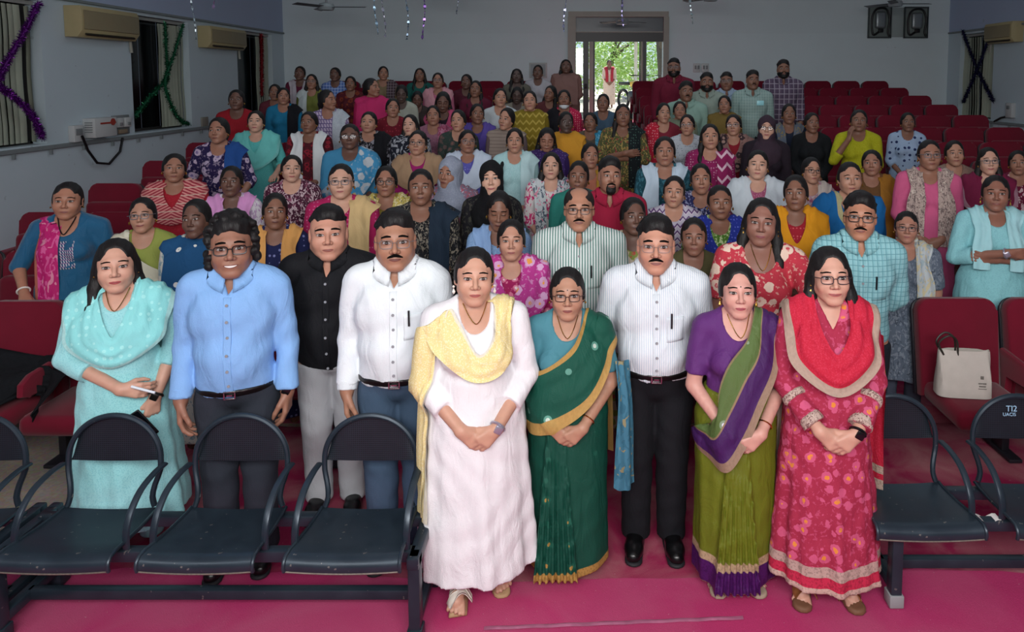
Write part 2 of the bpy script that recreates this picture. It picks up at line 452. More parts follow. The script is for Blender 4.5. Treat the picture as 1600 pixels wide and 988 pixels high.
def drape(name, rows, nu, nv, field, off=.006, folds=0, nf=5, ph=0, smooth=2, thick=0, iters=4):
    """a cloth strip: rows = list of edge-to-edge polylines along its length, each a list of points across; pushed out of the body under it"""
    R = [curve(r, nv) for r in rows]; R = np.array(R)
    G = np.stack([curve(R[:, j], nu) for j in range(nv)], 1)          # nu x nv x 3
    u = np.linspace(0, 1, nu)[:, None]; v = np.linspace(0, 1, nv)[None, :]
    T = np.gradient(G, axis=0); Bv = np.gradient(G, axis=1); N = np.cross(T, Bv); N /= np.linalg.norm(N, axis=2)[..., None]+1e-9
    fo = folds*(np.sin(v*nf*2*math.pi+ph+1.2*np.sin(u*5+ph))+.5*np.sin(v*nf*4.6*math.pi+ph*2-u*4))
    G = G+N*fo[..., None]
    P = G.reshape(-1, 3)
    ofs = (off+folds*.9+fo).reshape(-1)
    for it in range(iters):
        d = ev(field, P); I = np.flatnonzero(d < ofs)
        if not len(I): break
        P[I] += grad(field, P[I])*(ofs[I]-d[I])[:, None]
        if it < smooth:
            G = P.reshape(nu, nv, 3); S = G.copy()
            S[1:-1] = .5*G[1:-1]+.25*(G[:-2]+G[2:]); G = S.copy(); S[:, 1:-1] = .6*G[:, 1:-1]+.2*(G[:, :-2]+G[:, 2:])
            P = S.reshape(-1, 3)
    d = ev(field, P); I = np.flatnonzero(d < off*.6)
    if len(I): P[I] += grad(field, P[I])*(off*.6-d[I])[:, None]
    i = np.arange(nu*nv).reshape(nu, nv)
    Q = np.stack([i[:-1, :-1], i[1:, :-1], i[1:, 1:], i[:-1, 1:]], -1).reshape(-1, 4)
    uv = np.stack([np.broadcast_to(u, (nu, nv)), np.broadcast_to(v, (nu, nv))], -1).reshape(-1, 2)
    if thick:
        n = nu*nv; g = grad(field, P); far = np.linalg.norm(g, axis=1) < .5
        nn = np.cross(np.gradient(P.reshape(nu, nv, 3), axis=0), np.gradient(P.reshape(nu, nv, 3), axis=1)).reshape(-1, 3)
        nn /= np.linalg.norm(nn, axis=1)[:, None]+1e-9
        sgn = np.where((nn*g).sum(1) < 0, -1., 1.); sgn[far] = 1
        P2 = P+nn*(sgn*thick)[:, None]
        rim = np.r_[i[0, :], i[1:, -1], i[-1, -2::-1], i[-2:0:-1, 0]]; rj = np.roll(rim, -1)
        Q = np.vstack([Q[:, ::-1], Q+n, np.stack([rim, rj, rj+n, rim+n], 1)])
        P = np.vstack([P, P2]); uv = np.vstack([uv, uv])
    return npmesh(name, P, Q, uv=uv)
# ------------------------------------------------------------------ the hall
YB = 15.0
XL = at(443, 70, YB).x; XR = at(1482, 70, YB).x
YS, ZC, ZL = -4.0, 4.7, 3.33          # stage end, ceiling, lintel line
ROW0, PITCHY, RISE, NROW = 4.24, .865, .1246, 12
STEP0 = 4.66
def floor_z(Y):
    return 0.0 if Y < STEP0 else RISE*math.ceil((Y-STEP0)/PITCHY)
ZB = RISE*12
def onwall(px, py, X):
    d = X*F_PX/(px-VX); u = (CY0-py)/F_PX*d; c, s = math.cos(PITCH), math.sin(PITCH)
    return Vector((X, d*c+u*s, CAM_H+u*c-d*s))
def wallmat(name, col, col2):
    t = NT(name); t.set(.7, 0, .3); co = t.coord()
    n = t.noise(co, 1.6, 6, .4)[0]; c = srgb(col); c2 = srgb(col2)
    z = t.sep(co)[2]
    base = t.mix(n, tuple(v*.94 for v in c), tuple(min(1, v*1.06) for v in c))
    up = t.math('GREATER_THAN', z, ZL)
    base = t.mix(up, base, t.mix(n, tuple(v*.93 for v in c2), c2))
    sp = t.math('GREATER_THAN', t.noise(co, 9, 2)[0], .74); base = t.mix(t.math('MULTIPLY', sp, .35), base, tuple(v*.5 for v in c))
    t.base(base); t.bump(t.noise(co, 45, 4)[0], .12, .004); return t.m
WM = wallmat('painted_plaster_side', '#c2d2da', '#aebdd8')
WMB = wallmat('painted_plaster_back', '#d6e4e8', '#d6e4e8')
def structure(b, name, m, parent=None, smooth=False):
    o = b.obj(name, m, parent, smooth)
    if parent is None: tag(o, kind='structure')
    return o
# tiled slab and raked steps
def terrazzo():
    t = NT('terrazzo'); t.set(.45, 0, .4); co = t.coord(); v = t.vor(co, 60)[1]
    c = t.mix(t.noise(co, 3, 4)[0], srgb('#8d8276'), srgb('#b1a594'))
    t.base(t.mix(.12, c, v)); return t.m
def carpetmat(name, col, dust, amt, sc=2.2):
    t = NT(name); t.set(.95, 0, .1); co = t.coord(); c = srgb(col); d = srgb(dust)
    n = t.noise(co, sc, 6, .6)[0]; f = t.noise(co, 260, 2)[0]
    w = t.math('MULTIPLY', t.math('SUBTRACT', n, .42, True), amt)
    base = t.mix(t.math('MULTIPLY', w, 2.0, True), t.mix(f, tuple(v*.8 for v in c), tuple(min(1, v*1.15) for v in c)), d)
    sp = t.math('GREATER_THAN', t.vor(co, 38)[0], .86); lint = t.math('GREATER_THAN', t.noise(co, 75, 3)[0], .73)
    t.base(t.mix(t.math('MULTIPLY', lint, .4), base, srgb('#c9a9b0')))
    t.bump(f, .5, .004); return t.m
CARPET = carpetmat('crimson_carpet', '#b33768', '#ba7288', .6)
CARPET2 = carpetmat('worn_crimson_carpet', '#98284f', '#b07f80', 1.3, 3.0)
b = MB(); b.box((.7, .3, -.1), (15.5, 8.72, .2))
structure(b, 'floor', terrazzo())
fl = bpy.data.objects['floor']
for k in range(1, 13):
    y0 = STEP0+(k-1)*PITCHY; y1 = y0+PITCHY if k < 12 else YB+.3
    b = MB(); b.box(((XL+XR)/2, (y0+y1)/2, RISE*k/2-.1), (XR-XL, y1-y0, RISE*k+.2))
    o = b.obj('riser_step', CARPET2 if k > 1 else CARPET2, fl, False)
# carpets laid on the flat floor
def carpet(name, x0, x1, y0, y1, z, m, label, seed, wr=.004):
    rr = random.Random(seed); nx, ny = 60, 40; P = []
    ed = [rr.uniform(-.02, .03)+.03*math.sin(i*.37+seed) for i in range(nx+1)]
    for j in range(ny+1):
        row = []
        for i in range(nx+1):
            x = x0+(x1-x0)*i/nx; y = y0+(y1-y0)*j/ny+(ed[i] if j == ny else 0)
            h = z+wr*max(0, math.sin(x*2.1+y*1.3+seed)*math.sin(y*3.7-x+seed*2))
            if abs(y-(y1-.24-.04*math.sin(x*2.7))) < .05 and -.45 < x < .5: h += .014*(1-abs(y-(y1-.24-.04*math.sin(x*2.7)))/.05)
            row.append((x, y, h))
        P.append(row)
    n = ny+1
    P2 = [[(x, y, .0015) for x, y, h in (P[0])]]
    b = MB(); b.grid(P2+P+[[(x, y+.002, .0015 if z < .005 else .006) for x, y, h in P[-1]]])
    o = b.obj(name, m); tag(o, label, 'carpet'); return o
carpet('carpet', -2.75, 6.2, 3.02, STEP0-.01, .002, CARPET2, 'worn dusty crimson carpet behind the metal benches', 3, .0008)
carpet('carpet', -5.6, 6.4, -1.0, 3.16, .010, CARPET, 'bright crimson carpet under the black metal benches', 1)
P = []
for j in range(4):
    row = []
    for i in range(41):
        x = -.42+1.12*i/40; y = 2.83+.06*i/40+(j-1.5)*.007
        row.append((x, y, .0165+.0012*math.sin(i*1.1)+(.004 if j in (1, 2) else 0)*abs(math.sin(i*.4))))
    P.append(row)
b = MB(); b.grid(P); tp = b.obj('tape_strip', plain('plastic_tape', '#a2607c', .3, var=.45, vs=22)); tag(tp, 'creased clear plastic tape strip stuck along the crimson carpet', 'tape')
# side walls with window openings
WIN_L = [(6.9, 8.29), (9.92, 11.39), (12.97, 14.44)]
WIN_R = [(13.34, 14.52)]
ZS0, ZS1 = 1.60, 3.27
def sidewall(name, X, wins, sgn):
    b = MB(); th = .28; xc = X+sgn*th/2
    def seg(y0, y1, z0, z1): b.box((xc, (y0+y1)/2, (z0+z1)/2), (th, y1-y0, z1-z0))
    y = YS
    for a, c in wins:
        seg(y, a, -.2, ZC); seg(a, c, -.2, ZS0); seg(a, c, ZS1, ZC); y = c
    seg(y, YB+.3, -.2, ZC)
    return structure(b, name, WM)
sidewall('wall_left', XL, WIN_L, -1); sidewall('wall_right', XR, WIN_R, 1)
DX0, DX1, DZ1 = at(899, 60, YB).x, at(1037, 60, YB).x, at(960, 26, YB).z
b = MB()
def bw(x0, x1, z0, z1): b.box(((x0+x1)/2, YB+.14, (z0+z1)/2), (x1-x0, .28, z1-z0))
bw(XL-.3, DX0, -.2, ZC); bw(DX1, XR+.3, -.2, ZC); bw(DX0, DX1, DZ1, ZC); bw(DX0, DX1, -.2, ZB-.004)
structure(b, 'wall_back', WMB)
b = MB(); b.box(((XL+XR)/2, YS-.14, 2.2), (XR-XL+.6, .28, 5.0)); structure(b, 'wall_stage', WM)
b = MB(); b.box(((XL+XR)/2, (YS+YB)/2, ZC+.1), (XR-XL+.6, YB-YS+.6, .2)); structure(b, 'ceiling', plain('ceiling_paint', '#c8ccd0', .8))
# lintel ledge and conduit
GREYP = plain('grey_trim', '#7d8688', .6, var=.1)
for i, (X, s) in enumerate(((XL, 1), (XR, -1))):
    b = MB(); b.box((X+s*.025, 8.5, ZL), (.05, 12.9, .035), .006); structure(b, 'trim_%d' % (i+1), GREYP)
    b = MB(); b.box((X+s*.02, 8.5, 1.555), (.04, 12.9, .05), .008)
    for y in np.arange(7.2, 14, .55): b.box((X+s*.03, y, 1.50), (.03, .025, .06))
    structure(b, 'trim_%d' % (i+3), GREYP)
# windows with vertical blinds
DARK = plain('dark_tinted_pane', '#07080a', .18, spec=.6)
BLIND = plain('blind_fabric', '#aab2a0', .8, var=.12, vs=5)
FRM = plain('window_frame', '#2c2a28', .5)
def window(n, X, y0, y1, sgn, blinds, frame=FRM):
    b = MB(); w = y1-y0; xo = X-sgn*.2
    for y in (y0+.02, y1-.02): b.box((xo, y, (ZS0+ZS1)/2), (.06, .04, ZS1-ZS0))
    for z in (ZS0+.02, ZS1-.02): b.box((xo, (y0+y1)/2, z), (.06, w, .04))
    o = b.obj('window_%d' % n, frame, None, False); tag(o, kind='structure')
    for k in range(3):
        ya = y0+.04+(w-.08)*k/3; b = MB(); b.box((xo-sgn*.02, ya+(w-.08)/6, (ZS0+ZS1)/2), (.012, (w-.08)/3-.015, ZS1-ZS0-.08)); b.obj('pane', DARK, o, False)
    b = MB(); b.box((X-sgn*.09, (y0+y1)/2, ZS1-.03), (.05, w-.02, .045)); b.obj('blind_rail', plain('rail', '#9a9c98', .5), o, False)
    sl = None
    for y, ang in blinds:
        if sl is None:
            b = MB(); P = [[(.008*math.sin(j*1.1), -.045+.09*i/4+0, -.02-(ZS1-ZS0-.10)*j/8) for i in range(5)] for j in range(9)]
            for j in range(9):
                P[j] = [(p[0]+.008*math.sin(i*math.pi/4), p[1], p[2]) for i, p in enumerate(P[j])]
            b.grid(P); b.grid([[(p[0]-.003, p[1], p[2]) for p in r] for r in P]); sl = b.mesh('blind_slat', True); sl.materials.append(BLIND)
        q = bpy.data.objects.new('blind_slat', sl); COL.objects.link(q); q.parent = o; q.location = (X-sgn*.09, y, ZS1-.05); q.rotation_euler = (0, 0, ang)
    return o
def rng(a, c, st): return [(y, .25*math.sin(y*9)) for y in np.arange(a, c, st)]
window(1, XL, *WIN_L[0], 1, rng(6.95, 8.12, .085)+[(8.2, 1.1)])
window(2, XL, *WIN_L[1], 1, rng(10.75, 11.36, .085))
window(3, XL, *WIN_L[2], 1, rng(13.95, 14.42, .085))
window(4, XR, *WIN_R[0], -1, [(y, .3*math.sin(y*7)) for y in np.arange(13.4, 13.78, .09)]+[(y, .3*math.sin(y*7)) for y in np.arange(13.95, 14.5, .09)])
# tinsel garlands
def tinsel(name, pts, col, label, r=.05, n=260, seed=0):
    rr = random.Random(seed); C = curve(pts, n); V, F = [], []
    for i, p in enumerate(C):
        for q in range(9):
            d = Vector((rr.gauss(0, 1), rr.gauss(0, 1), rr.gauss(0, 1))).normalized(); e = Vector((rr.gauss(0, 1), rr.gauss(0, 1), rr.gauss(0, 1))).normalized()
            L = r*rr.uniform(.6, 1.1); w = .005; a = Vector(p); t = a+d*L; k = len(V)
            V += [a-e*w, a+e*w, t+e*w*.6, t-e*w*.6]; F.append((k, k+1, k+2, k+3))
    me = npmesh(name, np.array([tuple(v) for v in V]), np.array(F), False)
    core = MB(); core.tube([tuple(p) for p in C[::6]], r*.35, 6)
    o = link(name, me, plain('tinsel_foil', col, .25, .7), None); co = core.obj('core', plain('tinsel_core', col, .5), o)
    tag(o, label, 'garland'); return o
def wl(px, py): p = onwall(px, py, XL+.065); return tuple(p)
def wr(px, py): p = onwall(px, py, XR-.065); return tuple(p)
tinsel('tinsel_garland', [wl(60, 5), wl(38, 50), wl(12, 95), wl(-4, 128)], '#6a1a86', 'purple tinsel garland strung slantwise across the blinds, upper half', .055, seed=1)
tinsel('tinsel_garland', [wl(-2, 134), wl(22, 152), wl(50, 180), wl(66, 215)], '#6a1a86', 'purple tinsel garland hanging down to the window sill, lower half', .055, seed=2)
tinsel('tinsel_garland', [wl(258, 36), wl(260, 80), wl(262, 118), wl(255, 130), wl(234, 152), wl(212, 182)], '#0f5a3a', 'green tinsel garland running down to the dark window pane', .05, seed=3)
tinsel('tinsel_garland', [tuple(onwall(*q, XL+.17)) for q in ((286, 38), (272, 85), (258, 128), (268, 165), (282, 188), (295, 194))], '#0f5a3a', 'green tinsel garland crossing the pale blinds to the sill', .05, seed=4)
tinsel('tinsel_garland', [wl(408, 54), wl(409, 95), wl(409, 150)], '#8a1220', 'red tinsel garland hanging straight in the far dark window', .05, seed=5)
tinsel('tinsel_garland', [wr(1504, 48), wr(1515, 78), wr(1527, 108), wr(1540, 135), wr(1552, 158)], '#141440', 'navy tinsel garland, one arm of a cross, ending beside the switch box', .055, seed=6)
tinsel('tinsel_garland', [tuple(onwall(*q, XR-.17)) for q in ((1548, 46), (1538, 80), (1527, 108), (1516, 135), (1505, 160))], '#141440', 'navy tinsel garland, other arm of the cross, starting beside the air conditioner', .055, seed=7)
# split air conditioners
ACB = plain('aged_plastic', '#b3a67c', .5, var=.08); ACF = plain('ac_front', '#8d8264', .5, var=.08); ACD = plain('ac_slot', '#2a261e', .6)
def aircon(X, s, y0, y1, z0, z1, dep, label):
    r = empty('air_conditioner', (X+s*.003, (y0+y1)/2, z0)); L = y1-y0; h = z1-z0
    pr = [(0, 0), (dep*.72, 0), (dep, h*.22), (dep, h*.86), (dep*.9, h), (0, h)]
    b = MB(); b.prism([(s*u, v) for u, v in pr], -L/2, L/2, 'y', .008); b.obj('body', ACB, r)
    b = MB(); b.prism([(s*(dep+.002), h*.24), (s*(dep+.012), h*.26), (s*(dep+.012), h*.84), (s*(dep+.002), h*.86)], -L/2+.03, L/2-.03, 'y', .004); b.obj('front_panel', ACF, r)
    b = MB(); b.box((s*dep*.9, 0, h*.10), (.02, L*.84, .035), rot=Matrix.Rotation(s*-.9, 3, 'Y')); b.obj('louvre', ACD, r)
    b = MB(); b.tube([(s*.03, L/2, .03), (s*.03, L/2+.08, .02), (s*.03, L/2+.1, -.15)], .02, 8); b.obj('pipe', plain('pipe_white', '#a5a59a', .6), r)
    tag(r, label, 'air conditioner'); return r
aircon(XL, 1, onwall(99, 30, XL).y, onwall(192, 30, XL).y, onwall(99, 57, XL).z, onwall(99, 8, XL).z, .22, 'long cream air conditioner on the wall between purple and green garlands')
aircon(XL, 1, onwall(308, 50, XL).y, onwall(366, 50, XL).y, onwall(308, 74, XL).z, onwall(308, 40, XL).z, .22, 'cream air conditioner on the wall beside the red garland window')
aircon(XR, -1, onwall(1600, 50, XR).y, onwall(1556, 50, XR).y, onwall(1590, 66, XR).z, onwall(1590, 34, XR).z, .22, 'cream air conditioner beside the window with the navy garland cross')
# wall boxes and switches
WHT = plain('white_plastic', '#c4c8c8', .45); GRY = plain('grey_plastic', '#7c8284', .5); BLK = plain('black_rubber', '#0c0c0e', .5); RED = plain('red_print', '#a03a30', .5)
def wallbox(name, X, s, px, py0, py1, w, dep, m, label, cat, extra=None):
    a, c = onwall(px, py0, X), onwall(px, py1, X); h = a.z-c.z
    r = empty(name, (X, a.y, c.z)); b = MB(); b.box((s*dep/2, 0, h/2), (dep, w, h), .008); b.obj('housing', m, r)
    if extra: extra(r, s, dep, w, h)
    tag(r, label, cat); return r
def ex_sock(r, s, d, w, h):
    b = MB(); b.box((s*(d+.004), 0, h*.6), (.01, w*.7, h*.4), .003); b.obj('faceplate', GRY, r)
    b = MB(); b.tube([(s*(d+.02), .02, h*.35), (s*.07, .15, -.12), (s*.06, .32, -.3), (s*.06, .55, -.34), (s*.06, .78, -.2), (s*.06, .85, -.02)], .016, 8); b.obj('power_cord', BLK, r)
def ex_dev(r, s, d, w, h):
    b = MB()
    for k in range(5): b.box((s*d*.5, -w/2-.003, h*(.3+.12*k)), (d*.6, .006, .012))
    b.obj('vent_slots', GRY, r)
    b = MB(); b.box((s*(d+.003), .04, h*.72), (.006, w*.7, h*.09)); b.obj('red_stripe', RED, r)
    b = MB(); b.lathe([(.045, -.004), (.045, .004)], (0, 0, 0), 16); o = b.obj('red_emblem', RED, r); o.rotation_euler = (0, math.pi/2, 0); o.location = (s*(d+.005), .13, h*.76)
def ex_sw(r, s, d, w, h):
    for k in (-1, 1):
        b = MB(); b.box((s*(d+.02), k*w*.24, h*.62), (.05, w*.38, h*.5), .012); b.obj('socket', WHT, r)
        b = MB(); b.box((s*(d+.05), k*w*.24, h*.55), (.02, w*.14, h*.16), .004); b.obj('switch', GRY, r)
    b = MB(); b.box((s*(d+.01), 0, h*.15), (.03, w*.5, h*.22), .006); b.obj('cable_box', plain('tan_box', '#8f7f6a', .6), r)
wallbox('power_socket', XL, 1, 113, 196, 222, .16, .08, WHT, 'white wall socket with a looped black cord', 'socket', ex_sock)
wallbox('stabilizer_box', XL, 1, 146, 184, 214, .42, .16, WHT, 'white voltage box with red emblem on the left wall', 'box', ex_dev)
wallbox('switch_board', XL, 1, 186, 180, 210, .34, .03, GRY, 'grey double switch board beside the voltage box', 'switch', ex_sw)
wallbox('switch_plate', XL, 1, 318, 183, 200, .2, .03, plain('beige_plate', '#8d8a80', .6), 'beige switch plate between the two garlanded windows', 'switch')
wallbox('switch_box', XR, -1, 1583, 161, 184, .18, .08, WHT, 'small white switch box on the wall below the air conditioner', 'switch', lambda r, s, d, w, h: (MB().box((s*(d+.01), 0, h*.7), (.02, w*.4, h*.25), .004).obj('switch', GRY, r), MB().tube([(s*.03, .1, .02), (s*.03, .3, -.02), (s*.03, .5, -.1)], .02, 6).obj('cable', BLK, r)))
def backbox(name, px0, px1, py0, py1, dep, m, label, cat):
    a, c = at(px0, py0, YB), at(px1, py1, YB); r = empty(name, ((a.x+c.x)/2, YB, c.z)); w, h = c.x-a.x, a.z-c.z
    b = MB(); b.box((0, -dep/2, h/2), (w, dep, h), .01); b.obj('housing', m, r); tag(r, label, cat); return r, w, h
for k, (p0, p1) in enumerate(((1083, 1094), (1096, 1107))):
    r, w, h = backbox('switch_plate', p0, p1, 99, 113, .04, WHT, ['white switch plate on the back wall next to the doorway', 'white switch plate on the back wall, farther from the doorway'][k], 'switch')
    for q in (-1, 1): MB().box((q*w*.2, -.05, h*.55), (w*.25, .02, h*.4), .004).obj('switch', GRY, r)
r, w, h = backbox('notice_frame', 827, 855, 98, 122, .03, plain('pale_frame', '#b9bfbd', .6), 'pale framed notice on the back wall behind the standing audience', 'frame')
MB().box((0, -.035, h/2), (w*.82, .01, h*.8)).obj('sheet', plain('paper', '#9aa6a8', .7), r)
for k, (p0, p1) in enumerate(((1356, 1390), (1412, 1447))):
    r, w, h = backbox('wall_cabinet', p0, p1, 9 if k == 0 else 11, 60, .05, plain('panel_grey', '#77827f', .5, var=.15, vs=3), ['grey framed wall panel with looped black cables, next to the doorway side', 'grey framed wall panel with looped black cables, next to the corner'][k], 'panel')
    b = MB()
    for x in (-1, 1): b.box((x*w*.485, -.06, h/2), (.02, .03, h))
    for z in (.015, h-.015): b.box((0, -.06, z), (w, .03, .03))
    b.obj('frame', plain('dark_frame', '#3a4244', .5), r)
    b = MB(); b.box((0, -.09, h*.55), (w*.46, .08, h*.52), .05, 3); b.obj('lamp_body', plain('alu', '#8b9496', .35, .5), r)
    b = MB(); b.box((0, -.12, h*.23), (w*.2, .05, h*.12), .01); b.obj('junction', BLK, r)
    b = MB(); b.tube([tuple(p) for p in curve([(-.02, -.1, h*.2), (-w*.32, -.1, h*.12), (-w*.38, -.1, h*.6), (-w*.2, -.1, h*.88), (w*.2, -.1, h*.9), (w*.38, -.1, h*.6), (w*.33, -.1, h*.2), (w*.4, -.1, h*.05)], 40)], .022, 8); b.obj('cable', BLK, r)
a, c = at(1392, 12, YB), at(1410, 58, YB)
MB().box(((a.x+c.x)/2, YB-.015, (a.z+c.z)/2), (c.x-a.x, .03, a.z-c.z), .004).obj('blank_panel', plain('pale_board', '#9fabaa', .6)); tag(bpy.data.objects['blank_panel'], 'pale blank board between the two cable panels', 'board')
# ceiling fans
def fan(px, py, Y, ang, label, r=.6, parts=3):
    p = at(px, py, Y); R = empty('ceiling_fan', (p.x, Y, p.z), ang)
    MB().lathe([(.02, -.06), (.11, -.05), (.13, 0), (.11, .05), (.03, .07)], (0, 0, 0), 18).obj('motor', plain('fan_grey', '#8d979a', .4), R)
    MB().tube([(0, 0, .05), (0, 0, ZC-p.z-.05)], .018, 8).obj('rod', plain('fan_rod', '#6f777a', .4), R)
    MB().lathe([(.06, 0), (.05, .05)], (0, 0, ZC-p.z-.06), 12).obj('canopy', plain('fan_grey', '#8d979a', .4), R)
    for k in range(3):
        q = MB().box((r*.58, 0, .0), (r*.86, .13, .008), .004, rot=Matrix.Rotation(.18, 3, 'X')).obj('blade', plain('fan_blade', '#4c5457', .4), R); q.rotation_euler = (0, 0, k*2.094)
    tag(R, label, 'fan'); return R
fan(510, 11, 11.5, .05, 'grey ceiling fan with dark blades above the seated left block', .62)
fan(1110, -3, 12.0, .1, 'grey ceiling fan hanging just right of the doorway', .62)
fan(1399, 6, 12.8, .0, 'grey ceiling fan in front of the two cable panels', .62)
fan(972, 34, 13.8, .4, 'grey ceiling fan hanging in front of the doorway transom', .5)
fan(700, -14, 11.5, .3, 'grey ceiling fan above the middle of the hall by the foil streamers', .62)
# foil streamers
def streamer(px, py1, Y, col, label, seed, w=.03, tw=9):
    p = at(px, py1, Y); rr = random.Random(seed); L = ZC-p.z; P = []
    n = 70
    for i in range(n+1):
        z = ZC-L*i/n; a = tw*i/n*math.pi*(.3+i/n)+seed; wv = w*(.6+.4*math.sin(i*.9+seed))
        x = .02*math.sin(i*.2+seed); P.append([(p.x+x-math.cos(a)*wv/2, Y-math.sin(a)*wv/2, z), (p.x+x+math.cos(a)*wv/2, Y+math.sin(a)*wv/2, z)])
    b = MB(); b.grid(P); b.grid([[(x+.002, y+.002, z) for x, y, z in r] for r in P])
    o = b.obj('foil_streamer', plain('foil', col, .22, .6)); tag(o, label, 'streamer'); return o
for i, (px, py, Y, c, t) in enumerate([(588, 54, 9, '#9fc2d8', 'pale blue'), (600, 58, 9.3, '#a6a8b8', 'silver twisted'), (636, 62, 9, '#7f97ac', 'blue grey'), (662, 62, 8.8, '#8a62b0', 'violet'), (883, 50, 8.6, '#b0b6d8', 'silver lilac'),
        (974, 44, 8.8, '#9a94c8', 'lilac'), (1080, 38, 8.8, '#a9bcc0', 'pale silver'), (303, 62, 7.5, '#a4b4bc', 'grey silver'), (333, 14, 7.2, '#b79cc8', 'pinkish'), (715, 22, 9.2, '#8893a4', 'thin grey')]):
    streamer(px, py, Y, c, '%s foil streamer hanging from the ceiling' % t, i, .035 if i not in (9, 7) else .022, 9+i)
# doorway
FRW = plain('door_frame_paint', '#9c9a90', .5, var=.1); DKM = plain('dark_aluminium', '#1d1c20', .4)
ZTR = at(960, 65, YB).z; ZT2 = at(960, 50, YB).z
b = MB(); fx0, fx1, fz = at(888, 60, YB).x, at(1044, 60, YB).x, at(960, 19, YB).z
for x0, x1 in ((fx0, DX0), (DX1, fx1)): b.box(((x0+x1)/2, YB-.02, (ZB+DZ1-.01)/2), (x1-x0+.02, .1, DZ1-.01-ZB))
b.box(((fx0+fx1)/2, YB-.02, (DZ1+fz)/2), (fx1-fx0, .1, fz-DZ1+.02))
d1 = structure(b, 'door_1', FRW)
MB().box(((DX0+DX1)/2, YB+.1, (ZT2+DZ1)/2), (DX1-DX0, .04, DZ1-ZT2)).obj('transom_panel', plain('transom', '#3c4650', .3), d1, False)
MB().box(((DX0+DX1)/2, YB+.07, (ZTR+ZT2)/2), (DX1-DX0, .1, ZT2-ZTR)).obj('transom_beam', DKM, d1, False)
MB().box(((DX0+DX1)/2, YB+.05, ZT2), (DX1-DX0, .1, .02)).obj('transom_rail', FRW, d1, False)
def dpost(p0, p1, m=DKM, dy=.05, dd=.08):
    x0, x1 = at(p0, 110, YB).x, at(p1, 110, YB).x
    return MB().box(((x0+x1)/2, YB+dy, (ZB+ZTR)/2), (x1-x0, dd, ZTR-ZB)).obj('door_post', m, d1, False)
dpost(911, 920); dpost(920.5, 927, FRW, .02); dpost(927, 929.5); dpost(999, 1001); dpost(1001.5, 1004, FRW, .02); dpost(1004.5, 1010)
for p0, p1 in ((899, 911), (1010, 1037)):
    x0, x1 = at(p0, 110, YB).x, at(p1, 110, YB).x
    MB().box(((x0+x1)/2, YB+.05, (ZB+ZTR)/2), (x1-x0, .01, ZTR-ZB)).obj('glass_leaf', glassmat('door_glass', (.88, .93, .92), .06), d1, False)
for p in (915, 1006):
    MB().box((at(p, 135, YB).x, YB-.02, at(p, 135, YB).z), (.06, .08, .1), .015).obj('door_handle', BLK, d1)
# veranda and garden outside
b = MB(); b.box((0, 40, ZB-.15), (60, 50, .2)); o = structure(b, 'ground_outside', plain('paving', '#a89d8c', .9, var=.25, vs=2))
ROOFM = plain('tin_sheet', '#8a6f62', .6, var=.25, vs=3)
r = empty('veranda_roof', (1.2, 18.5, ZB)); 
MB().box((0, 1.4, 2.35), (9, 3.6, .03)).obj('sheet', ROOFM, r, False)
for k in range(5): MB().box((0, .2+.7*k, 2.24-.015*k), (9, .06, .09)).obj('purlin', plain('purlin', ['#6b5248', '#9d8f84', '#7a4a42', '#a3968a', '#6b5248'][k], .6), r, False)
for x in (-3.4, .42, 3.6): MB().tube([(x, 3.0, 0), (x, 3.0, 2.3)], .05, 10).obj('post', plain('white_post', '#c9c6bc', .6), r)
tag(r, 'brown tin veranda roof on posts outside the doorway', 'roof')
LEAFM = [plain('leaf_%d' % i, c, .6, var=.3, vs=5) for i, c in enumerate(('#a4c46a', '#86b060', '#b9d286'))]
def tree(x, y, h, rad, nl, mi, label, seed, trunk=.16, lean=0, crown0=.35):
    rr = random.Random(seed); r = empty('tree', (x, y, ZB-.05))
    b = MB(); tr = [(0, 0, 0), (lean*.4, .05, h*.3), (lean, .1, h*.62)]
    b.tube([tuple(p) for p in curve(tr, 10)], [trunk*(1-.05*i) for i in range(10)], 9)
    for k in range(9):
        a = rr.uniform(0, 6.28); z0 = h*rr.uniform(.3, .6); L = rad*rr.uniform(.6, .95); x0 = lean*z0/(h*.62)
        b.tube([tuple(p) for p in curve([(x0, .05, z0), (x0+math.cos(a)*L*.5, math.sin(a)*L*.5, z0+L*.35), (x0+math.cos(a)*L, math.sin(a)*L, z0+L*.5)], 7)], [trunk*.4*(1-.12*i) for i in range(7)], 6)
    b.obj('trunk', plain('bark', '#5b5148', .9, var=.3, vs=12, bump=.5, bs=20), r)
    V, F = [], []
    cl = [(rr.gauss(0, .45), rr.gauss(0, .45), rr.uniform(crown0, 1)) for _ in range(60)]
    for i in range(nl):
        c = cl[i % 60]; p = Vector((c[0]*rad+lean+rr.gauss(0, .14)*rad, c[1]*rad+rr.gauss(0, .14)*rad, c[2]*h+rr.gauss(0, .07)*h))
        u = Vector((rr.gauss(0, 1), rr.gauss(0, 1), rr.gauss(0, .5))).normalized(); v = u.cross(Vector((rr.gauss(0, 1), rr.gauss(0, 1), rr.gauss(0, 1)))).normalized()
        s = rr.uniform(.05, .11); k = len(V); V += [p-u*s, p+v*s*.45, p+u*s, p-v*s*.45]; F.append((k, k+1, k+2, k+3))
    me = npmesh('foliage', np.array([tuple(q) for q in V]), np.array(F), False); o = link('foliage', me, LEAFM[mi], r); o['kind'] = 'stuff'
    tag(r, label, 'tree'); return r
tree(1.1, 33, 5.6, 2.3, 9000, 0, 'broad bright green tree seen straight through the open doorway', 4, .16, .6, .12)
tree(3.0, 24.6, 6.0, 1.3, 2200, 1, 'tree with a thick leaning grey trunk outside the doorway', 8, .32, -.4, .5)
tree(-2.6, 26.5, 5.0, 1.4, 4500, 2, 'pale leafy tree beyond the narrow side pane of the doorway', 9, .18, .2, .15)
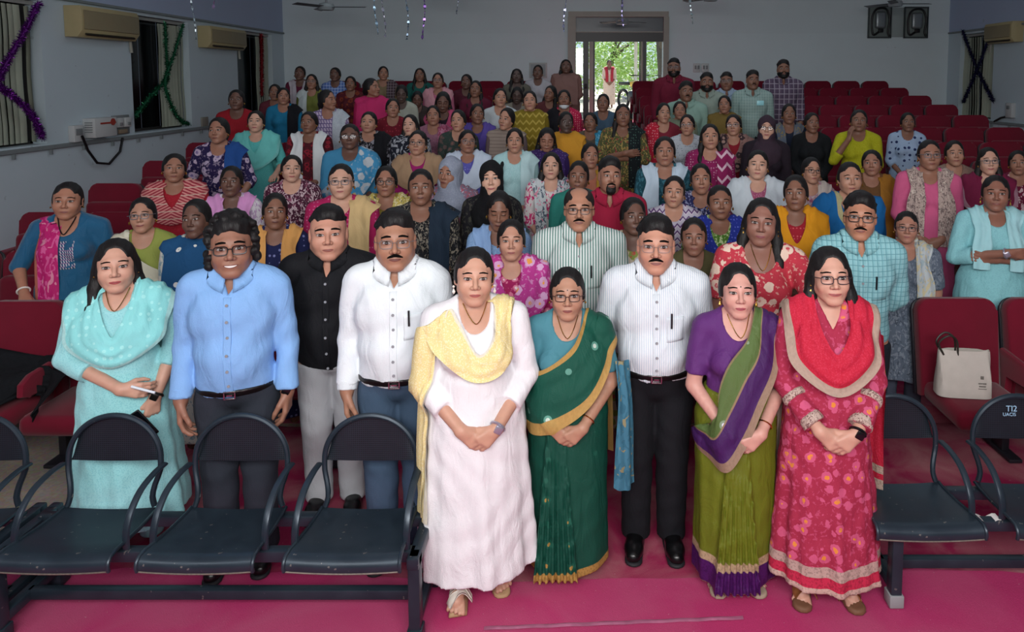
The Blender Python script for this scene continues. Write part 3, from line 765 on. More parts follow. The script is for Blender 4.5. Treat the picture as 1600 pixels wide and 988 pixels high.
tree(8.6, 35, 5.5, 2.4, 4000, 1, 'darker tree farther off behind the leaning trunk', 12, .2, 0, .2)
tree(-7.5, 36, 5.5, 2.4, 3000, 1, 'dark tree at the far end of the garden', 15, .2, 0, .2)
def hedge(x0, x1, y, h, label, seed):
    rr = random.Random(seed); V, F = [], []
    for i in range(7000):
        p = Vector((rr.uniform(x0, x1), y+rr.gauss(0, .35), ZB+h*rr.random()**.7)); u = Vector((rr.gauss(0, 1), rr.gauss(0, 1), rr.gauss(0, 1))).normalized(); v = u.cross(Vector((rr.gauss(0, 1), 1, 0))).normalized(); s = rr.uniform(.06, .12); k = len(V)
        V += [p-u*s, p+v*s*.5, p+u*s, p-v*s*.5]; F.append((k, k+1, k+2, k+3))
    o = link('hedge', npmesh('hedge', np.array([tuple(q) for q in V]), np.array(F), False), LEAFM[2]); tag(o, label, 'hedge', kind='stuff')
hedge(-12, 14, 43, 3.4, 'light green hedge closing the garden outside', 5)
def motorbike(x, y, rz, label, col):
    r = empty('motorbike', (x, y, ZB-.05), rz)
    for yy in (-.62, .62):
        w = MB(); w.tube([(0, yy+.29*math.cos(a), .31+.29*math.sin(a)) for a in np.linspace(0, 2*math.pi, 22, False)], .045, 8, closed=True); wo = w.obj('wheel', BLK, r)
        w = MB()
        for a in np.linspace(0, math.pi, 5, False): w.tube([(0, yy+.28*math.cos(a), .31+.28*math.sin(a)), (0, yy-.28*math.cos(a), .31-.28*math.sin(a))], .008, 5)
        w.obj('spokes', plain('steel', '#a9adb0', .3, .9), wo)
    MB().box((0, -.12, .78), (.24, .5, .2), .08, 3).obj('fuel_tank', plain('tank', col, .25), r)
    MB().box((0, .42, .80), (.25, .62, .1), .04, 3).obj('seat', BLK, r)
    MB().box((0, .05, .42), (.22, .36, .32), .05).obj('engine', plain('engine', '#3d4044', .4, .7), r)
    MB().tube([(.06, -.62, .31), (.06, -.48, .75), (.05, -.40, 1.0)], .025, 8).tube([(-.06, -.62, .31), (-.06, -.48, .75), (-.05, -.40, 1.0)], .025, 8).obj('fork', plain('steel', '#a9adb0', .3, .9), r)
    MB().tube([(-.34, -.25, 1.05), (-.1, -.38, 1.03), (.1, -.38, 1.03), (.34, -.25, 1.05)], .016, 8).obj('handlebar', BLK, r)
    MB().lathe([(.03, -.05), (.09, .0), (.09, .05)], (0, -.55, .9), 14).obj('headlamp', plain('lamp', '#d8d8d0', .2), r)
    MB().tube([(.13, 0, .3), (.15, .5, .3), (.15, .9, .38)], .04, 8).obj('exhaust', plain('steel', '#a9adb0', .3, .9), r)
    tag(r, label, 'motorbike')
motorbike(1.55, 21.0, .5, 'parked motorbike with a yellow tank outside the doorway', '#c9a020')
motorbike(2.35, 21.9, .6, 'parked motorbike with a dark blue tank behind the yellow one', '#22304f')
# ------------------------------------------------------------------ upholstered seats
def velvet(name, col):
    t = NT(name); t.set(.85, 0, .2); co = t.coord(); c = srgb(col)
    t.base(t.mix(t.noise(co, 7, 4)[0], tuple(v*.8 for v in c), tuple(min(1, v*1.15) for v in c)))
    t.b.inputs['Sheen Weight'].default_value = .15; t.bump(t.noise(co, 300, 2)[0], .25, .003); return t.m
VEL = velvet('maroon_velvet', '#6c0d25'); SHELL = plain('seat_shell', '#1b1a22', .5)
def rrect(w, h, r, top=True):
    P = []
    for cx, cz, a0 in ((w/2-r, h-r, 0), (-w/2+r, h-r, math.pi/2)):
        for i in range(7): a = a0+math.pi/2*i/6; P.append((cx+r*math.cos(a), cz+r*math.sin(a)))
    return P+[(-w/2, 0), (w/2, 0)]
SEATM = {}
def seat_meshes():
    b = MB(); b.prism(rrect(.50, .60, .075), -.05, .035, 'y', .02); 
    SEATM['backrest'] = (b.mesh('backrest', True), VEL, (0, 0, .36), (-.17, 0, 0))
    b = MB(); b.prism(rrect(.515, .60, .08), .036, .055, 'y', .006)
    SEATM['back_shell'] = (b.mesh('back_shell', True), SHELL, (0, 0, .355), (-.17, 0, 0))
    b = MB(); b.box((0, -.23, .40), (.47, .46, .12), .045, 3)
    SEATM['seat_cushion'] = (b.mesh('seat_cushion', True), VEL, (0, 0, 0), (0, 0, 0))
    b = MB(); b.box((0, -.09, .58), (.46, .12, .40), .045, 3)
    SEATM['seat_up'] = (b.mesh('seat_cushion', True), VEL, (0, 0, 0), (-.12, 0, 0))
    b = MB(); b.prism([(.06, .30), (-.05, .30), (-.05, .52), (-.30, .50), (-.36, .53), (-.35, .60), (-.28, .635), (.02, .655), (.06, .62)], -.022, .022, 'x', .016)
    SEATM['armrest'] = (b.mesh('armrest', True), VEL, (0, 0, 0), (0, 0, 0))
    b = MB(); b.box((0, 0, .16), (.05, .12, .32), .01); b.box((0, 0, .012), (.08, .34, .024), .006)
    SEATM['pedestal'] = (b.mesh('pedestal', True), SHELL, (0, 0, 0), (0, 0, 0))
seat_meshes()
def seat(X, Y, Z, up, label, group, arms=(1,)):
    r = empty('auditorium_seat', (X, Y, Z))
    def put(k, nm, dx=0):
        me, m, l, ro = SEATM[k]; o = link(nm, me, None if me.materials else m, r); o.location = (l[0]+dx, l[1], l[2]); o.rotation_euler = ro
    put('backrest', 'backrest'); put('back_shell', 'back_shell'); put('seat_up' if up else 'seat_cushion', 'seat_cushion')
    for s in arms: put('armrest', 'armrest', s*.28); put('pedestal', 'pedestal', s*.28)
    tag(r, label, 'seat', group); return r
# ------------------------------------------------------------------ three-seat metal benches
def metal():
    t = NT('black_enamel_steel'); t.set(.32, .35, .5); co = t.coord()
    n = t.noise(co, 6, 6, .5)[0]; ch = t.math('GREATER_THAN', t.noise(co, 38, 5)[0], .70)
    t.base(t.mix(t.math('MULTIPLY', ch, .55), t.mix(n, srgb('#1b2530'), srgb('#36444f')), srgb('#8b8680')))
    t.l(t.math('ADD', t.math('MULTIPLY', n, .35), .18), t.b.inputs['Roughness']); return t.m
def perforated():
    t = NT('perforated_steel'); t.set(.36, .35, .5); co = t.coord(); s = t.sep(co)
    fx = t.math('ABSOLUTE', t.math('SUBTRACT', t.math('FRACT', t.math('MULTIPLY', s[0], 110)), .5)); fz = t.math('ABSOLUTE', t.math('SUBTRACT', t.math('FRACT', t.math('MULTIPLY', s[2], 110)), .5))
    h = t.math('LESS_THAN', t.math('ADD', t.math('MULTIPLY', fx, fx), t.math('MULTIPLY', fz, fz)), .07)
    n = t.noise(co, 7, 4)[0]; base = t.mix(n, srgb('#1c232b'), srgb('#303a44')); t.base(t.mix(h, base, srgb('#040506'))); return t.m
STEEL = metal(); PERF = perforated(); EDGE = plain('worn_edge', '#6f665e', .5, .4, var=.5, vs=90); FOOT = plain('grey_foot_cap', '#8d8f92', .5)
BM = {}
def bench_meshes():
    W = .21
    # seat pan: dished sheet with a rolled front lip; x across, y depth (front at -)
    prof = [(.145, .405), (.10, .400), (.0, .402), (-.10, .412), (-.17, .420), (-.205, .418), (-.222, .405), (-.228, .385), (-.222, .365)]
    P = [[(W*(1.0+.10*(.2-y)/.4)*(u), y, z-.010*(1-u*u)) for u in np.linspace(-1, 1, 13)] for y, z in prof]
    b = MB(); b.grid(P); b.grid([[(x, y+.002, z-.006) for x, y, z in r] for r in P]); BM['seat'] = (b.mesh('seat', True), STEEL)
    b = MB(); b.tube([P[-1][0], *P[-1][1:-1], P[-1][-1]], .004, 6); BM['seat_edge'] = (b.mesh('seat_edge', True), EDGE)
    b = MB(); b.tube([(q[0][0], q[0][1], q[0][2]) for q in P], .008, 8); BM['seat_rim'] = (b.mesh('seat_rim', True), STEEL)
    b = MB(); b.tube([(q[-1][0], q[-1][1], q[-1][2]) for q in P], .008, 8); BM['seat_rim2'] = (b.mesh('seat_rim', True), STEEL)
    # back frame: arch tube that comes down, narrows and meets the seat
    A = []
    up = [(W*math.cos(a), .185+.02*math.sin(a), .61+.195*math.sin(a)) for a in np.linspace(0, math.pi, 25)]
    R = [(W-.012, .145, .41), (W-.024, .150, .45), (W-.018, .163, .50), (W-.001, .180, .56)]
    pts = R+up+[(-x, y, z) for x, y, z in R[::-1]]
    b = MB(); b.tube([tuple(p) for p in curve(pts, 64)], .0125, 8); BM['back_frame'] = (b.mesh('back_frame', True), STEEL)
    rows = []
    for t in np.linspace(0, 1, 9):
        r = []
        for u in np.linspace(-1, 1, 17):
            zt = .61+.190*math.sqrt(max(0, 1-u*u)); zb = .602-.012*(1-u*u)
            r.append((u*(W-.006), .190+.018*t+.014*(1-u*u), zb+(zt-zb)*t))
        rows.append(r)
    b = MB(); b.grid(rows); b.grid([[(x, y+.006, z) for x, y, z in r] for r in rows]); BM['backrest'] = (b.mesh('backrest', True), PERF)
    b = MB(); c = curve([(0, .178, .59), (0, .10, .592), (0, .0, .572), (0, -.07, .52), (0, -.105, .46), (0, -.11, .40), (0, -.105, .37)], 22)
    b.tube([tuple(p) for p in c], .016, 8, flat=.55); BM['armrest'] = (b.mesh('armrest', True), STEEL)
bench_meshes()
def bench(centres, Y, ends, label, feet=None, skiparm=()):
    x0, x1 = ends; r = empty('waiting_bench', ((x0+x1)/2, Y, .017)); cx = (x0+x1)/2
    for i, X in enumerate(centres):
        for k in ('seat', 'back_frame', 'backrest'):
            o = link(k, BM[k][0], None if BM[k][0].materials else BM[k][1], r); o.location = (X-cx, 0, 0)
            if k == 'seat':
                for q in ('seat_edge', 'seat_rim', 'seat_rim2'): e = link(q.rstrip('2'), BM[q][0], None if BM[q][0].materials else BM[q][1], o)
        for s in (-1, 1):
            o = link('armrest', BM['armrest'][0], None if BM['armrest'][0].materials else BM['armrest'][1], r); o.location = (X-cx+s*.232, 0, 0)
    L = x1-x0
    for y, z in ((.12, .365), (-.10, .355)): MB().box((0, y, z), (L, .045, .05), .006).obj('beam', STEEL, r)
    MB().box((0, .03, .085), (L, .04, .045), .006).obj('floor_bar', STEEL, r)
    for s in (-1, 1):
        x = s*L/2; b = MB()
        b.box((x, -.13, .19), (.05, .055, .38), .008); b.box((x, .20, .19), (.05, .055, .38), .008)
        b.box((x, .01, .355), (.05, .36, .05), .006); b.box((x, .03, .085), (.045, .34, .045), .006)
        b.obj('leg_frame', STEEL, r)
        for y in (-.13, .20): MB().box((x, y, .03), (.064, .068, .058), .006).obj('foot_cap', FOOT if feet else STEEL, r)
    tag(r, label, 'bench'); return r
# ------------------------------------------------------------------ people
# a person is built in local units (a 1.60 m figure standing at the origin, facing -Y), then scaled
EX = np.eye(3)
def rotm(yaw=0, pitch=0, roll=0):
    a, b, c = yaw, pitch, roll
    Rz = np.array([[math.cos(a), -math.sin(a), 0], [math.sin(a), math.cos(a), 0], [0, 0, 1]])
    Rx = np.array([[1, 0, 0], [0, math.cos(b), -math.sin(b)], [0, math.sin(b), math.cos(b)]])
    Ry = np.array([[math.cos(c), 0, math.sin(c)], [0, 1, 0], [-math.sin(c), 0, math.cos(c)]])
    return Rz@Ry@Rx
def head_ops(male=False, wide=1.0, jaw=1.0):
    w = wide
    o = [('el', V3(0, .012, .035), V3(.073*w, .090, .084), 0),
         ('el', V3(0, -.020, -.022), V3(.0635*w, .063, .078), .03)]
    for s in (-1, 1):
        o += [('rc', V3(s*.045*w*jaw, .004, -.052), V3(s*.018, -.058, -.092), .023*jaw, .019, .03),
              ('el', V3(s*.037*w, -.054, -.030), V3(.026, .024, .027)*w, .025)]
    o += [('el', V3(0, -.063, -.096), V3(.021*jaw, .018, .015), .02),
          ('rc', V3(-.038*w, -.071, .024), V3(.038*w, -.071, .024), .010+.002*male, .010+.002*male, .016),
          ('el', V3(0, -.072, .028), V3(.03, .012, .02), .015)]
    for s in (-1, 1):
        o += [('sel', V3(s*.032, -.099, .004), V3(.020, .017, .0125), .012)]
    for s in (-1, 1):
        o += [('el', V3(s*.032, -.073, .003), V3(.0175, .0125, .0115), .004)]
    nl = .003 if male else 0
    o += [('rc', V3(0, -.082, .014), V3(0, -.104-nl, -.028), .0065, .0112, .011),
          ('el', V3(-.0125, -.092, -.033), V3(.0095, .010, .008), .006), ('el', V3(.0125, -.092, -.033), V3(.0095, .010, .008), .006),
          ('el', V3(0, -.074, -.062), V3(.03, .0165, .019), .012)]
    for s in (-1, 1):
        o += [('el', V3(s*.0745*w, .010, -.004), V3(.009, .020, .031), .006),
              ('sel', V3(s*.083*w, .004, -.002), V3(.006, .010, .018), .004)]
    return o
def face_y(ho, x, z):
    ys = np.linspace(-.135, -.02, 70); P = np.stack([np.repeat(x, 70), np.tile(ys, len(x)), np.repeat(z, 70)], 1)
    d = ev(ho, P).reshape(len(x), 70); i = np.clip(np.argmax(d < 0, 1), 1, 69); r = np.arange(len(x))
    a, b = d[r, i-1], d[r, i]; t = a/(a-b+1e-9)
    return ys[i-1]+(ys[i]-ys[i-1])*np.clip(t, 0, 1)
def face_patches(ho, sp):
    """eyes, lashes, brows, lips, moustache as patches seated on the face, in head space"""
    out = []
    male = sp.get('male'); lo = sp.get('lod', 0)
    def patch(X, Z, off, slot, fc=None, bulge=None):
        nu, nv = X.shape; y = face_y(ho, X.ravel(), Z.ravel())-off
        if bulge is not None: y = y-bulge.ravel()
        P = np.stack([X.ravel(), y, Z.ravel()], 1); i = np.arange(nu*nv).reshape(nu, nv)
        Q = np.stack([i[:-1, :-1], i[1:, :-1], i[1:, 1:], i[:-1, 1:]], -1).reshape(-1, 4)
        c = np.tile([.5, .5, .5, 1.], (len(P), 1)) if fc is None else fc.reshape(-1, 4)
        out.append((P, Q, slot, c))
    n = 9 if lo else 17; m = 5 if lo else 9
    gx, gy = sp.get('gaze', (0, 0))
    for s in (-1, 1):
        u = np.linspace(-1, 1, n)[:, None]*np.ones((1, m)); v = np.linspace(-1, 1, m)[None, :]*np.ones((n, 1))
        op = sp.get('eye', 1.0); cl = np.sqrt(np.clip(1-u*u, 0, 1))
        X = s*.032+u*.0162; Z = .003+.0012*u*s+np.where(v > 0, v*.0074*op, v*.0050*op)*cl
        d = np.hypot(X-s*.032-gx*.006, (Z-.0038-gy*.004))
        fc = np.empty((n, m, 4)); fc[...] = (.36, .31, .29, 1)
        fc[d < .0074] = (.030, .014, .008, 1); fc[d < .0036] = (.004, .003, .003, 1)
        if op < .4: fc[...] = (.02, .012, .01, 1)
        patch(X, Z, .0012, 1, fc, .0012*(1-u*u)*(1-v*v))
        # upper lash line
        u2 = np.linspace(-1.06, 1.06, n)[:, None]*np.ones((1, 2)); k = np.array([[0., 1.]])
        Z2 = .003+.0012*u2*s+.0072*op*np.sqrt(np.clip(1-(u2/1.06)**2, 0, 1))+(k-.3)*(.0026 if not male else .0018)
        patch(s*.032+u2*.0165, Z2, .0022, 2)
        # brow
        u3 = np.linspace(-1, 1, n)[:, None]*np.ones((1, 3)); v3 = np.array([[-1., 0, 1.]])
        th = (.0046 if male else .0032)*np.clip(1.15-.5*np.abs(u3+.2*0), .35, 1)
        X3 = s*(.034+u3*.0195); Z3 = .0262+.0034*np.sin((u3+1)*1.57)-.0022*u3+v3*th
        patch(X3, Z3, .0012, 2, None, .001*(1-v3**2)*np.ones_like(u3))
    # lips
    u = np.linspace(-1, 1, n)[:, None]*np.ones((1, m)); v = np.linspace(-1, 1, m)[None, :]*np.ones((n, 1))
    w = .0245+(.004 if sp.get('smile') else 0); e = np.clip(1-u*u, 0, 1)**.7
    up = .0062*(1-.22*np.exp(-(u/.13)**2)); lw = .0082
    cz = -.0635+(.004*u*u if sp.get('smile') else .0014*u*u)
    Z = cz+np.where(v > 0, v*up, v*lw)*e
    patch(u*w, Z, .0008, 3, None, .0032*(1-v**2)*e*(np.abs(v)+.25))
    if sp.get('smile') == 2:
        Zt = cz-.0012+v*.0038*e; patch(u*w*.8, Zt, .0046, 1, np.tile([.75, .73, .7, 1.], (n*m, 1)))
    else:
        Zt = cz+v*.0008*np.clip(e, .1, 1); patch(u*w*.96, Zt, .0034, 2 if sp.get('darklip') else 4)
    if sp.get('moustache'):
        u = np.linspace(-1, 1, n)[:, None]*np.ones((1, m))
        X = u*.031; Z = -.0475-.009*np.abs(u)**1.7+v*.0062*np.clip(1.1-.75*u*u, .1, 1)
        patch(X, Z, .0012, 2, None, .0045*(1-v**2)*np.clip(1-u*u, 0, 1)**.5)
    if sp.get('bindi'):
        a = np.linspace(0, 2*math.pi, 9)[:, None]; r = np.array([[0., .0032]])
        patch(r*np.cos(a), .034+r*np.sin(a), .0012, 4)
    return out
def hair_ops(style, male=False):
    if style in ('short', 'curly', 'mop', 'thin'):
        o = [('el', V3(0, .021, .043), V3(.078 if style != 'thin' else .0835, .094, .086), 0)]
        if style != 'thin':
            o.append(('el', V3(.008, -.008, .094), V3(.056, .062, .038), .03))
            rr = random.Random(3 if style == 'curly' else 5); N = {'curly': 230, 'mop': 150, 'short': 120}[style]; k = {'curly': 1.13, 'mop': 1.04, 'short': 1.0}[style]
            for i in range(N):
                a = rr.uniform(-3.1, 3.1); q = rr.uniform(-.1, 1.5)
                d = V3(math.sin(a)*math.cos(q), math.cos(a)*math.cos(q), math.sin(q))
                if d[1] < -.2 and d[2] < .78: continue
                if style == 'short' and d[2] < .25: continue
                rad = rr.uniform(.012, .021) if style == 'curly' else rr.uniform(.010, .017)
                o.append(('el', V3(0, .020, .036)+d*V3(.076, .092, .094)*k*rr.uniform(.97, 1.04), V3(rad, rad, rad*.8), .004))
            if style == 'curly':
                for s in (-1, 1):
                    for j in range(16): o.append(('el', V3(s*rr.uniform(.074, .094), rr.uniform(-.01, .06), rr.uniform(-.085, .04)), V3(1, 1, 1)*rr.uniform(.012, .02), .004))
        o.append(('sel', V3(0, -.112, -.030), V3(.070 if style != 'thin' else .066, .080, .122), .006))
        if style == 'thin': o.append(('sel', V3(0, -.050, .125), V3(.056, .11, .060), .008))
        n = V3(0, -.75, -1); n /= np.linalg.norm(n)
        o.append(('plane', V3(0, 0, -.026 if style != 'curly' else -.095), n))
        o.append(('wr', .0016, 210, 60, 1.0))
        return o
    o = [('el', V3(0, .020, .042), V3(.081, .098, .088), 0), ('el', V3(0, .058, .0), V3(.072, .062, .078), .03)]
    for s in (-1, 1): o.append(('el', V3(s*.071, .022, .002), V3(.0165, .042, .052), .012))
    if style in ('tied', 'braid', 'braid2'):
        o += [('el', V3(0, .112, -.035), V3(.045, .035, .042), .015), ('rc', V3(0, .115, -.05), V3(0, .125, -.30), .026, .020, .015)]
    # face opening: rounded below, drawn up to the parting
    o.append(('sel', V3(0, -.106, -.036), V3(.0655, .092, .110), .010))
    o.append(('sel', V3(0, -.100, .036), V3(.046, .066, .062), .016))
    n = V3(0, -.55, -1); n /= np.linalg.norm(n)
    cut = -.085 if style == 'loose' else -.040
    o.append(('plane', V3(0, 0, cut), n) if style == 'loose' else ('sub', [('el', V3(s*.08, -.02, -.07), V3(.05, .06, .045), 0) for s in (-1, 1)]))
    if style == 'loose':
        for s in (-1, 1):
            o += [('rc', V3(s*.066, .018, .02), V3(s*.084, .022, -.09), .022, .028, .02), ('rc', V3(s*.084, .022, -.09), V3(s*.100, .0, -.21), .028, .030, .02),
                  ('rc', V3(s*.100, .0, -.19), V3(s*.092, -.03, -.27), .028, .016, .02), ('rc', V3(s*.05, .06, -.02), V3(s*.06, .085, -.25), .045, .045, .03)]
        o.append(('rc', V3(0, .07, -.02), V3(0, .10, -.27), .05, .045, .03))
    o.append(('sub', [('rc', V3(0, -.060, .114), V3(0, -.0, .133), .003, .003, 0)]))
    o.append(('wr', .0018, 230, 40, 2.0))
    return o
def braid_ops(side, s):
    P = curve([(side*.05, .09, 1.40), (side*.095, .045, 1.335), (side*.125, -.075, 1.25), (side*.12, -.15, 1.13), (side*.115, -.165, 1.0)], 13)
    o = []
    for i in range(12):
        r = (.024-.0009*i)*(1 if i % 2 else .82)
        o.append(('rc', V3(P[i]), V3(P[i+1]), r, r*.9, .006))
    return o+[('wr', .002, 150, 90, 0)]
def hand_ops(W, d, n, thumb, curl=.35, sc=1.0):
    """W wrist, d direction of the hand, n palm side, thumb = sign of the thumb side along d x n"""
    W, d, n = V3(W), V3(d), V3(n); d = d/np.linalg.norm(d); n = n-d*(n@d); n /= np.linalg.norm(n); l = np.cross(d, n)*thumb
    o = []; s = sc
    offs = [.030, .010, -.010, -.028]; ln = [.95, 1.05, 1.0, .8]
    for i in range(4):
        k = W+(d*(.084-.004*i*(i > 1))+l*offs[i])*s
        o.append(('rc', W+l*offs[i]*.45*s-d*.008*s, k, .0155*s, .0115*s, .012))
    for i in range(4):
        k = W+(d*(.084-.004*i*(i > 1))+l*offs[i])*s; c = k
        for j, (L, r0, r1) in enumerate(((.040, .0102, .0092), (.026, .0092, .0084), (.021, .0084, .0068))):
            a = curl*(.9, 2.0, 2.7)[j]+.06*i*curl; q = c+(d*math.cos(a)+n*math.sin(a)+l*(.05-.035*i)*(1-curl*.5))*L*ln[i]*s
            o.append(('rc', c, q, r0*s, r1*s, .0035)); c = q
    t0 = W+(d*.022+l*.022+n*.006)*s; t1 = t0+(d*.032+l*.022+n*.014)*s; t2 = t1+(d*.030+l*.004+n*.016)*s; t3 = t2+(d*.022-l*.004+n*.010)*s
    o += [('rc', t0, t1, .0145*s, .0125*s, .010), ('rc', t1, t2, .0115*s, .0100*s, .004), ('rc', t2, t3, .0100*s, .0075*s, .003)]
    return o
ARMS = {
 'down': lambda k, m: dict(e=(k*(.208+.012*m), .03, 1.015), w=(k*(.212+.010*m), -.045, .80), hd=(-k*.02, -.12, -1), hn=(-k, .15, 0), th=-k, curl=.42),
 'clasp': lambda k, m: dict(e=(k*(.215+.02*m), -.015, 1.005), w=(k*.074, -.185-.012*(k > 0), .842), hd=(-k*.78, -.10, -.62), hn=(-k*.1, 1, -.15), th=-k, curl=.45),
 'slim': lambda k, m: dict(e=(k*.198, -.005, 1.01), w=(k*.074, -.170-.012*(k > 0), .852), hd=(-k*.78, -.10, -.62), hn=(-k*.1, 1, -.15), th=-k, curl=.45),
 'back': lambda k, m: dict(e=(k*(.222+.012*m), .085, 1.03), w=(k*.10, .175, .88), hd=(-k, .05, -.4), hn=(0, -1, 0), th=-k, curl=.3),
 'cross': lambda k, m: dict(e=(k*.235, -.06, 1.03), w=(-k*.03, -.205+.03*k, 1.085-.03*k), hd=(-k, .03, .05+.03*k), hn=(0, 1, .1), th=1*k, curl=.25),
 'rest': lambda k, m: dict(e=(k*.25, .0, 1.03), w=(k*.21, -.22, .93), hd=(-k*.2, -1, -.25), hn=(0, -.2, -1), th=k, curl=.25),
}
def setup(sp):
    sp.setdefault('g', 1.0); sp.setdefault('hs', 1.0); sp.setdefault('male', False); sp.setdefault('arms', 'down'); sp.setdefault('lod', 0)
    m = 1 if sp['male'] else 0; A = {}
    for k in (-1, 1):
        a = sp['arms'] if isinstance(sp['arms'], str) else sp['arms'][k]
        a = ARMS[a](k, m) if isinstance(a, str) else a
        g = sp['g']
        a = dict(a); ax = 1+(g-1)*.55
        a['s'] = V3(k*(.165+.025*m)*(1+(g-1)*.6), .015, 1.282); e = V3(a['e']); e[0] *= ax; a['e'] = e; a['w'] = V3(a['w'])
        A[k] = a
    sp['A'] = A
    y, p, r = sp.get('head', (0, -.13, 0)); sp['R'] = rotm(y, p, r)
    hs = sp['hs']; sp['hc'] = V3(sp.get('hx', 0), -.005+sp.get('hy', 0), 1.60-.119*hs)
    sp['ho'] = head_ops(sp['male'], sp.get('wide', 1), sp.get('jaw', 1.0))
    return sp
def torso(sp, t=0, legs=True, arms=True):
    g = sp['g']; m = sp['male']; b = sp.get('belly', 0)
    gx = .5+.5*g
    o = [('el', V3(0, .005, 1.165), V3(.148*gx+.022*m+t, .098*g+.012*m+t, .175+t*.5), 0),
         ('rc', V3(-(.115+.03*m)*gx, .016, 1.292), V3((.115+.03*m)*gx, .016, 1.292), .05+t, .05+t, .04)]
    for k in (-1, 1):
        o.append(('rc', V3(k*.02, .022, 1.372), V3(k*(.125+.02*m), .018, 1.31), .034+t*.8, .036+t, .035))
        if not m: o.append(('el', V3(k*.068*gx, -.068*g, 1.135), V3(.062*gx, .062*g, .068)+t, .035))
        else: o.append(('el', V3(k*.06, -.060*g, 1.18), V3(.085, .036*g, .08)+t, .06))
    o += [('el', V3(0, .0, .99), V3(.130*g+.020*m+t, .096*g+.008*m+t, .15+.04*m), .05+.03*m),
          ('el', V3(0, -.03-.03*b, .975), V3(.118*g+.01*m+.012*b+t, .088*g+.02*b+t, .13), .05),
          ('el', V3(0, .012, .855), V3((.172-.012*m)*g+t, .118*g+t, .135), .06)]
    return o
def arm_ops(sp, t=0, hands=True):
    o = []; g = sp.get('ag', .5+.5*sp['g'])
    for k in (-1, 1):
        a = sp['A'][k]; m = .004*sp['male']
        o += [('rc', a['s'], a['e'], (.047+m)*g+t, (.037+m)*g+t, .035), ('rc', a['e'], a['w'], (.038+m)*g+t, (.0255+m)+t, .012)]
        if hands and not sp.get('nohands'):
            o += [('rc', a['w']+(a['w']-a['e'])*-.05, a['w']+V3(a['hd'])/np.linalg.norm(V3(a['hd']))*.02, .026+m, .021+m, .01)]
            o += hand_ops(a['w'], a['hd'], a['hn'], a['th'], a['curl'], .97+.08*sp['male'])
    return o
def leg_ops(sp, t=0):
    o = []; g = sp['g']; st = sp.get('stance', .085)
    for k in (-1, 1):
        fy = sp.get('step', {}).get(k, 0)
        o += [('rc', V3(k*.086, .008, .80), V3(k*st, -.006+fy*.5, .45), .084*g+t, .052+t, .04), ('rc', V3(k*st, -.006+fy*.5, .45), V3(k*st, .018+fy, .085 if sp.get('feet') else .036), .052+t, .034+t, .02)]
    return o
def foot_ops(sp, t=0):
    o = []; st = sp.get('stance', .085)
    for k in (-1, 1):
        fy = sp.get('step', {}).get(k, 0); fz = sp.get('heel', 0)
        ta = sp.get('toe', .16)
        o += [('rc', V3(k*st, .018+fy, .10+fz), V3(k*st, .035+fy, .035+fz), .034+t, .032+t, .02),
              ('rc', V3(k*st, .035+fy, .035+fz), V3(k*(st+.09*ta), -.085+fy, .026+fz*.5), .031+t, .030+t, .02)]
        for i in range(5):
            x = k*(st+.09*ta)+k*(-.026+.0125*i)
            o.append(('rc', V3(x, -.085+fy, .022+fz*.5), V3(x+k*.004*i, -.137+.011*abs(i-.5)+fy, .013+fz*.3), .012+t, (.0105 if i == 0 else .0082)+t, .004))
    return o
def body_mesh(sp):
    hs, hc, R = sp['hs'], sp['hc'], sp['R']; m = .006*sp['male']
    n1 = hc+R@V3(0, .016, -.055)*hs
    o = torso(sp)+leg_ops(sp)+[('rc', n1, V3(0, .032, 1.30), (.047+m)*(.5+.5*hs)*sp.get('nk', 1), (.054+m)*sp.get('nk', 1), .03)]
    o += foot_ops(sp) if sp.get('feet') else []
    o += arm_ops(sp)
    o.append(('grp', hc, R, hs, sp['ho'], .012, .24*hs))
    hf, co = ((.0048, .017) if sp['lod'] == 0 else (.0066, .026))
    hf = sp.get('hf', hf)
    r = .088*hs
    fx = [(hc[0]-r, hc[0]+r, hf)]; fy = [(hc[1]-.112*hs, hc[1]-.02, hf), (hc[1]-.02, hc[1]+.06, hf*1.6)]; fz = [(hc[2]-.125*hs, hc[2]+.06*hs, hf), (hc[2]+.06*hs, 1.62, hf*2)]
    if not sp.get('nohands') and not sp.get('coarsehands'):
        for k in (-1, 1):
            a = sp['A'][k]; W = a['w']; d = V3(a['hd']); d = d/np.linalg.norm(d); E = W+d*.17
            lo = np.minimum(W, E)-.045; hi = np.maximum(W, E)+.045; h2 = .0052 if sp['lod'] == 0 else .0068
            fx.append((lo[0], hi[0], h2)); fy.append((lo[1], hi[1], h2)); fz.append((lo[2], hi[2], h2))
    if sp.get('feet'): fz.append((0, .12, .007)); fy.append((-.17, .06, .008)); fx.append((-.14, .14, .006))
    xs = [(-.36, .36), (-.36, .30), (-.006, 1.63)]
    A = [axis(xs[i][0], xs[i][1], co, (fx, fy, fz)[i]) for i in range(3)]
    V, Q = nets(o, *A)
    mi = np.zeros(len(Q), int); fc = np.tile([.5, .5, .5, 1.], (len(V), 1)); Vs, Qs, Ms, Fs = [V], [Q], [mi], [fc]; nV = len(V)
    for P, q, slot, c in face_patches(sp['ho'], sp):
        P = (P*hs)@R.T+hc; Vs.append(P); Qs.append(q+nV); Ms.append(np.full(len(q), slot)); Fs.append(c); nV += len(P)
    return npmesh('body', np.vstack(Vs), np.vstack(Qs), mi=np.concatenate(Ms), fc=np.vstack(Fs))
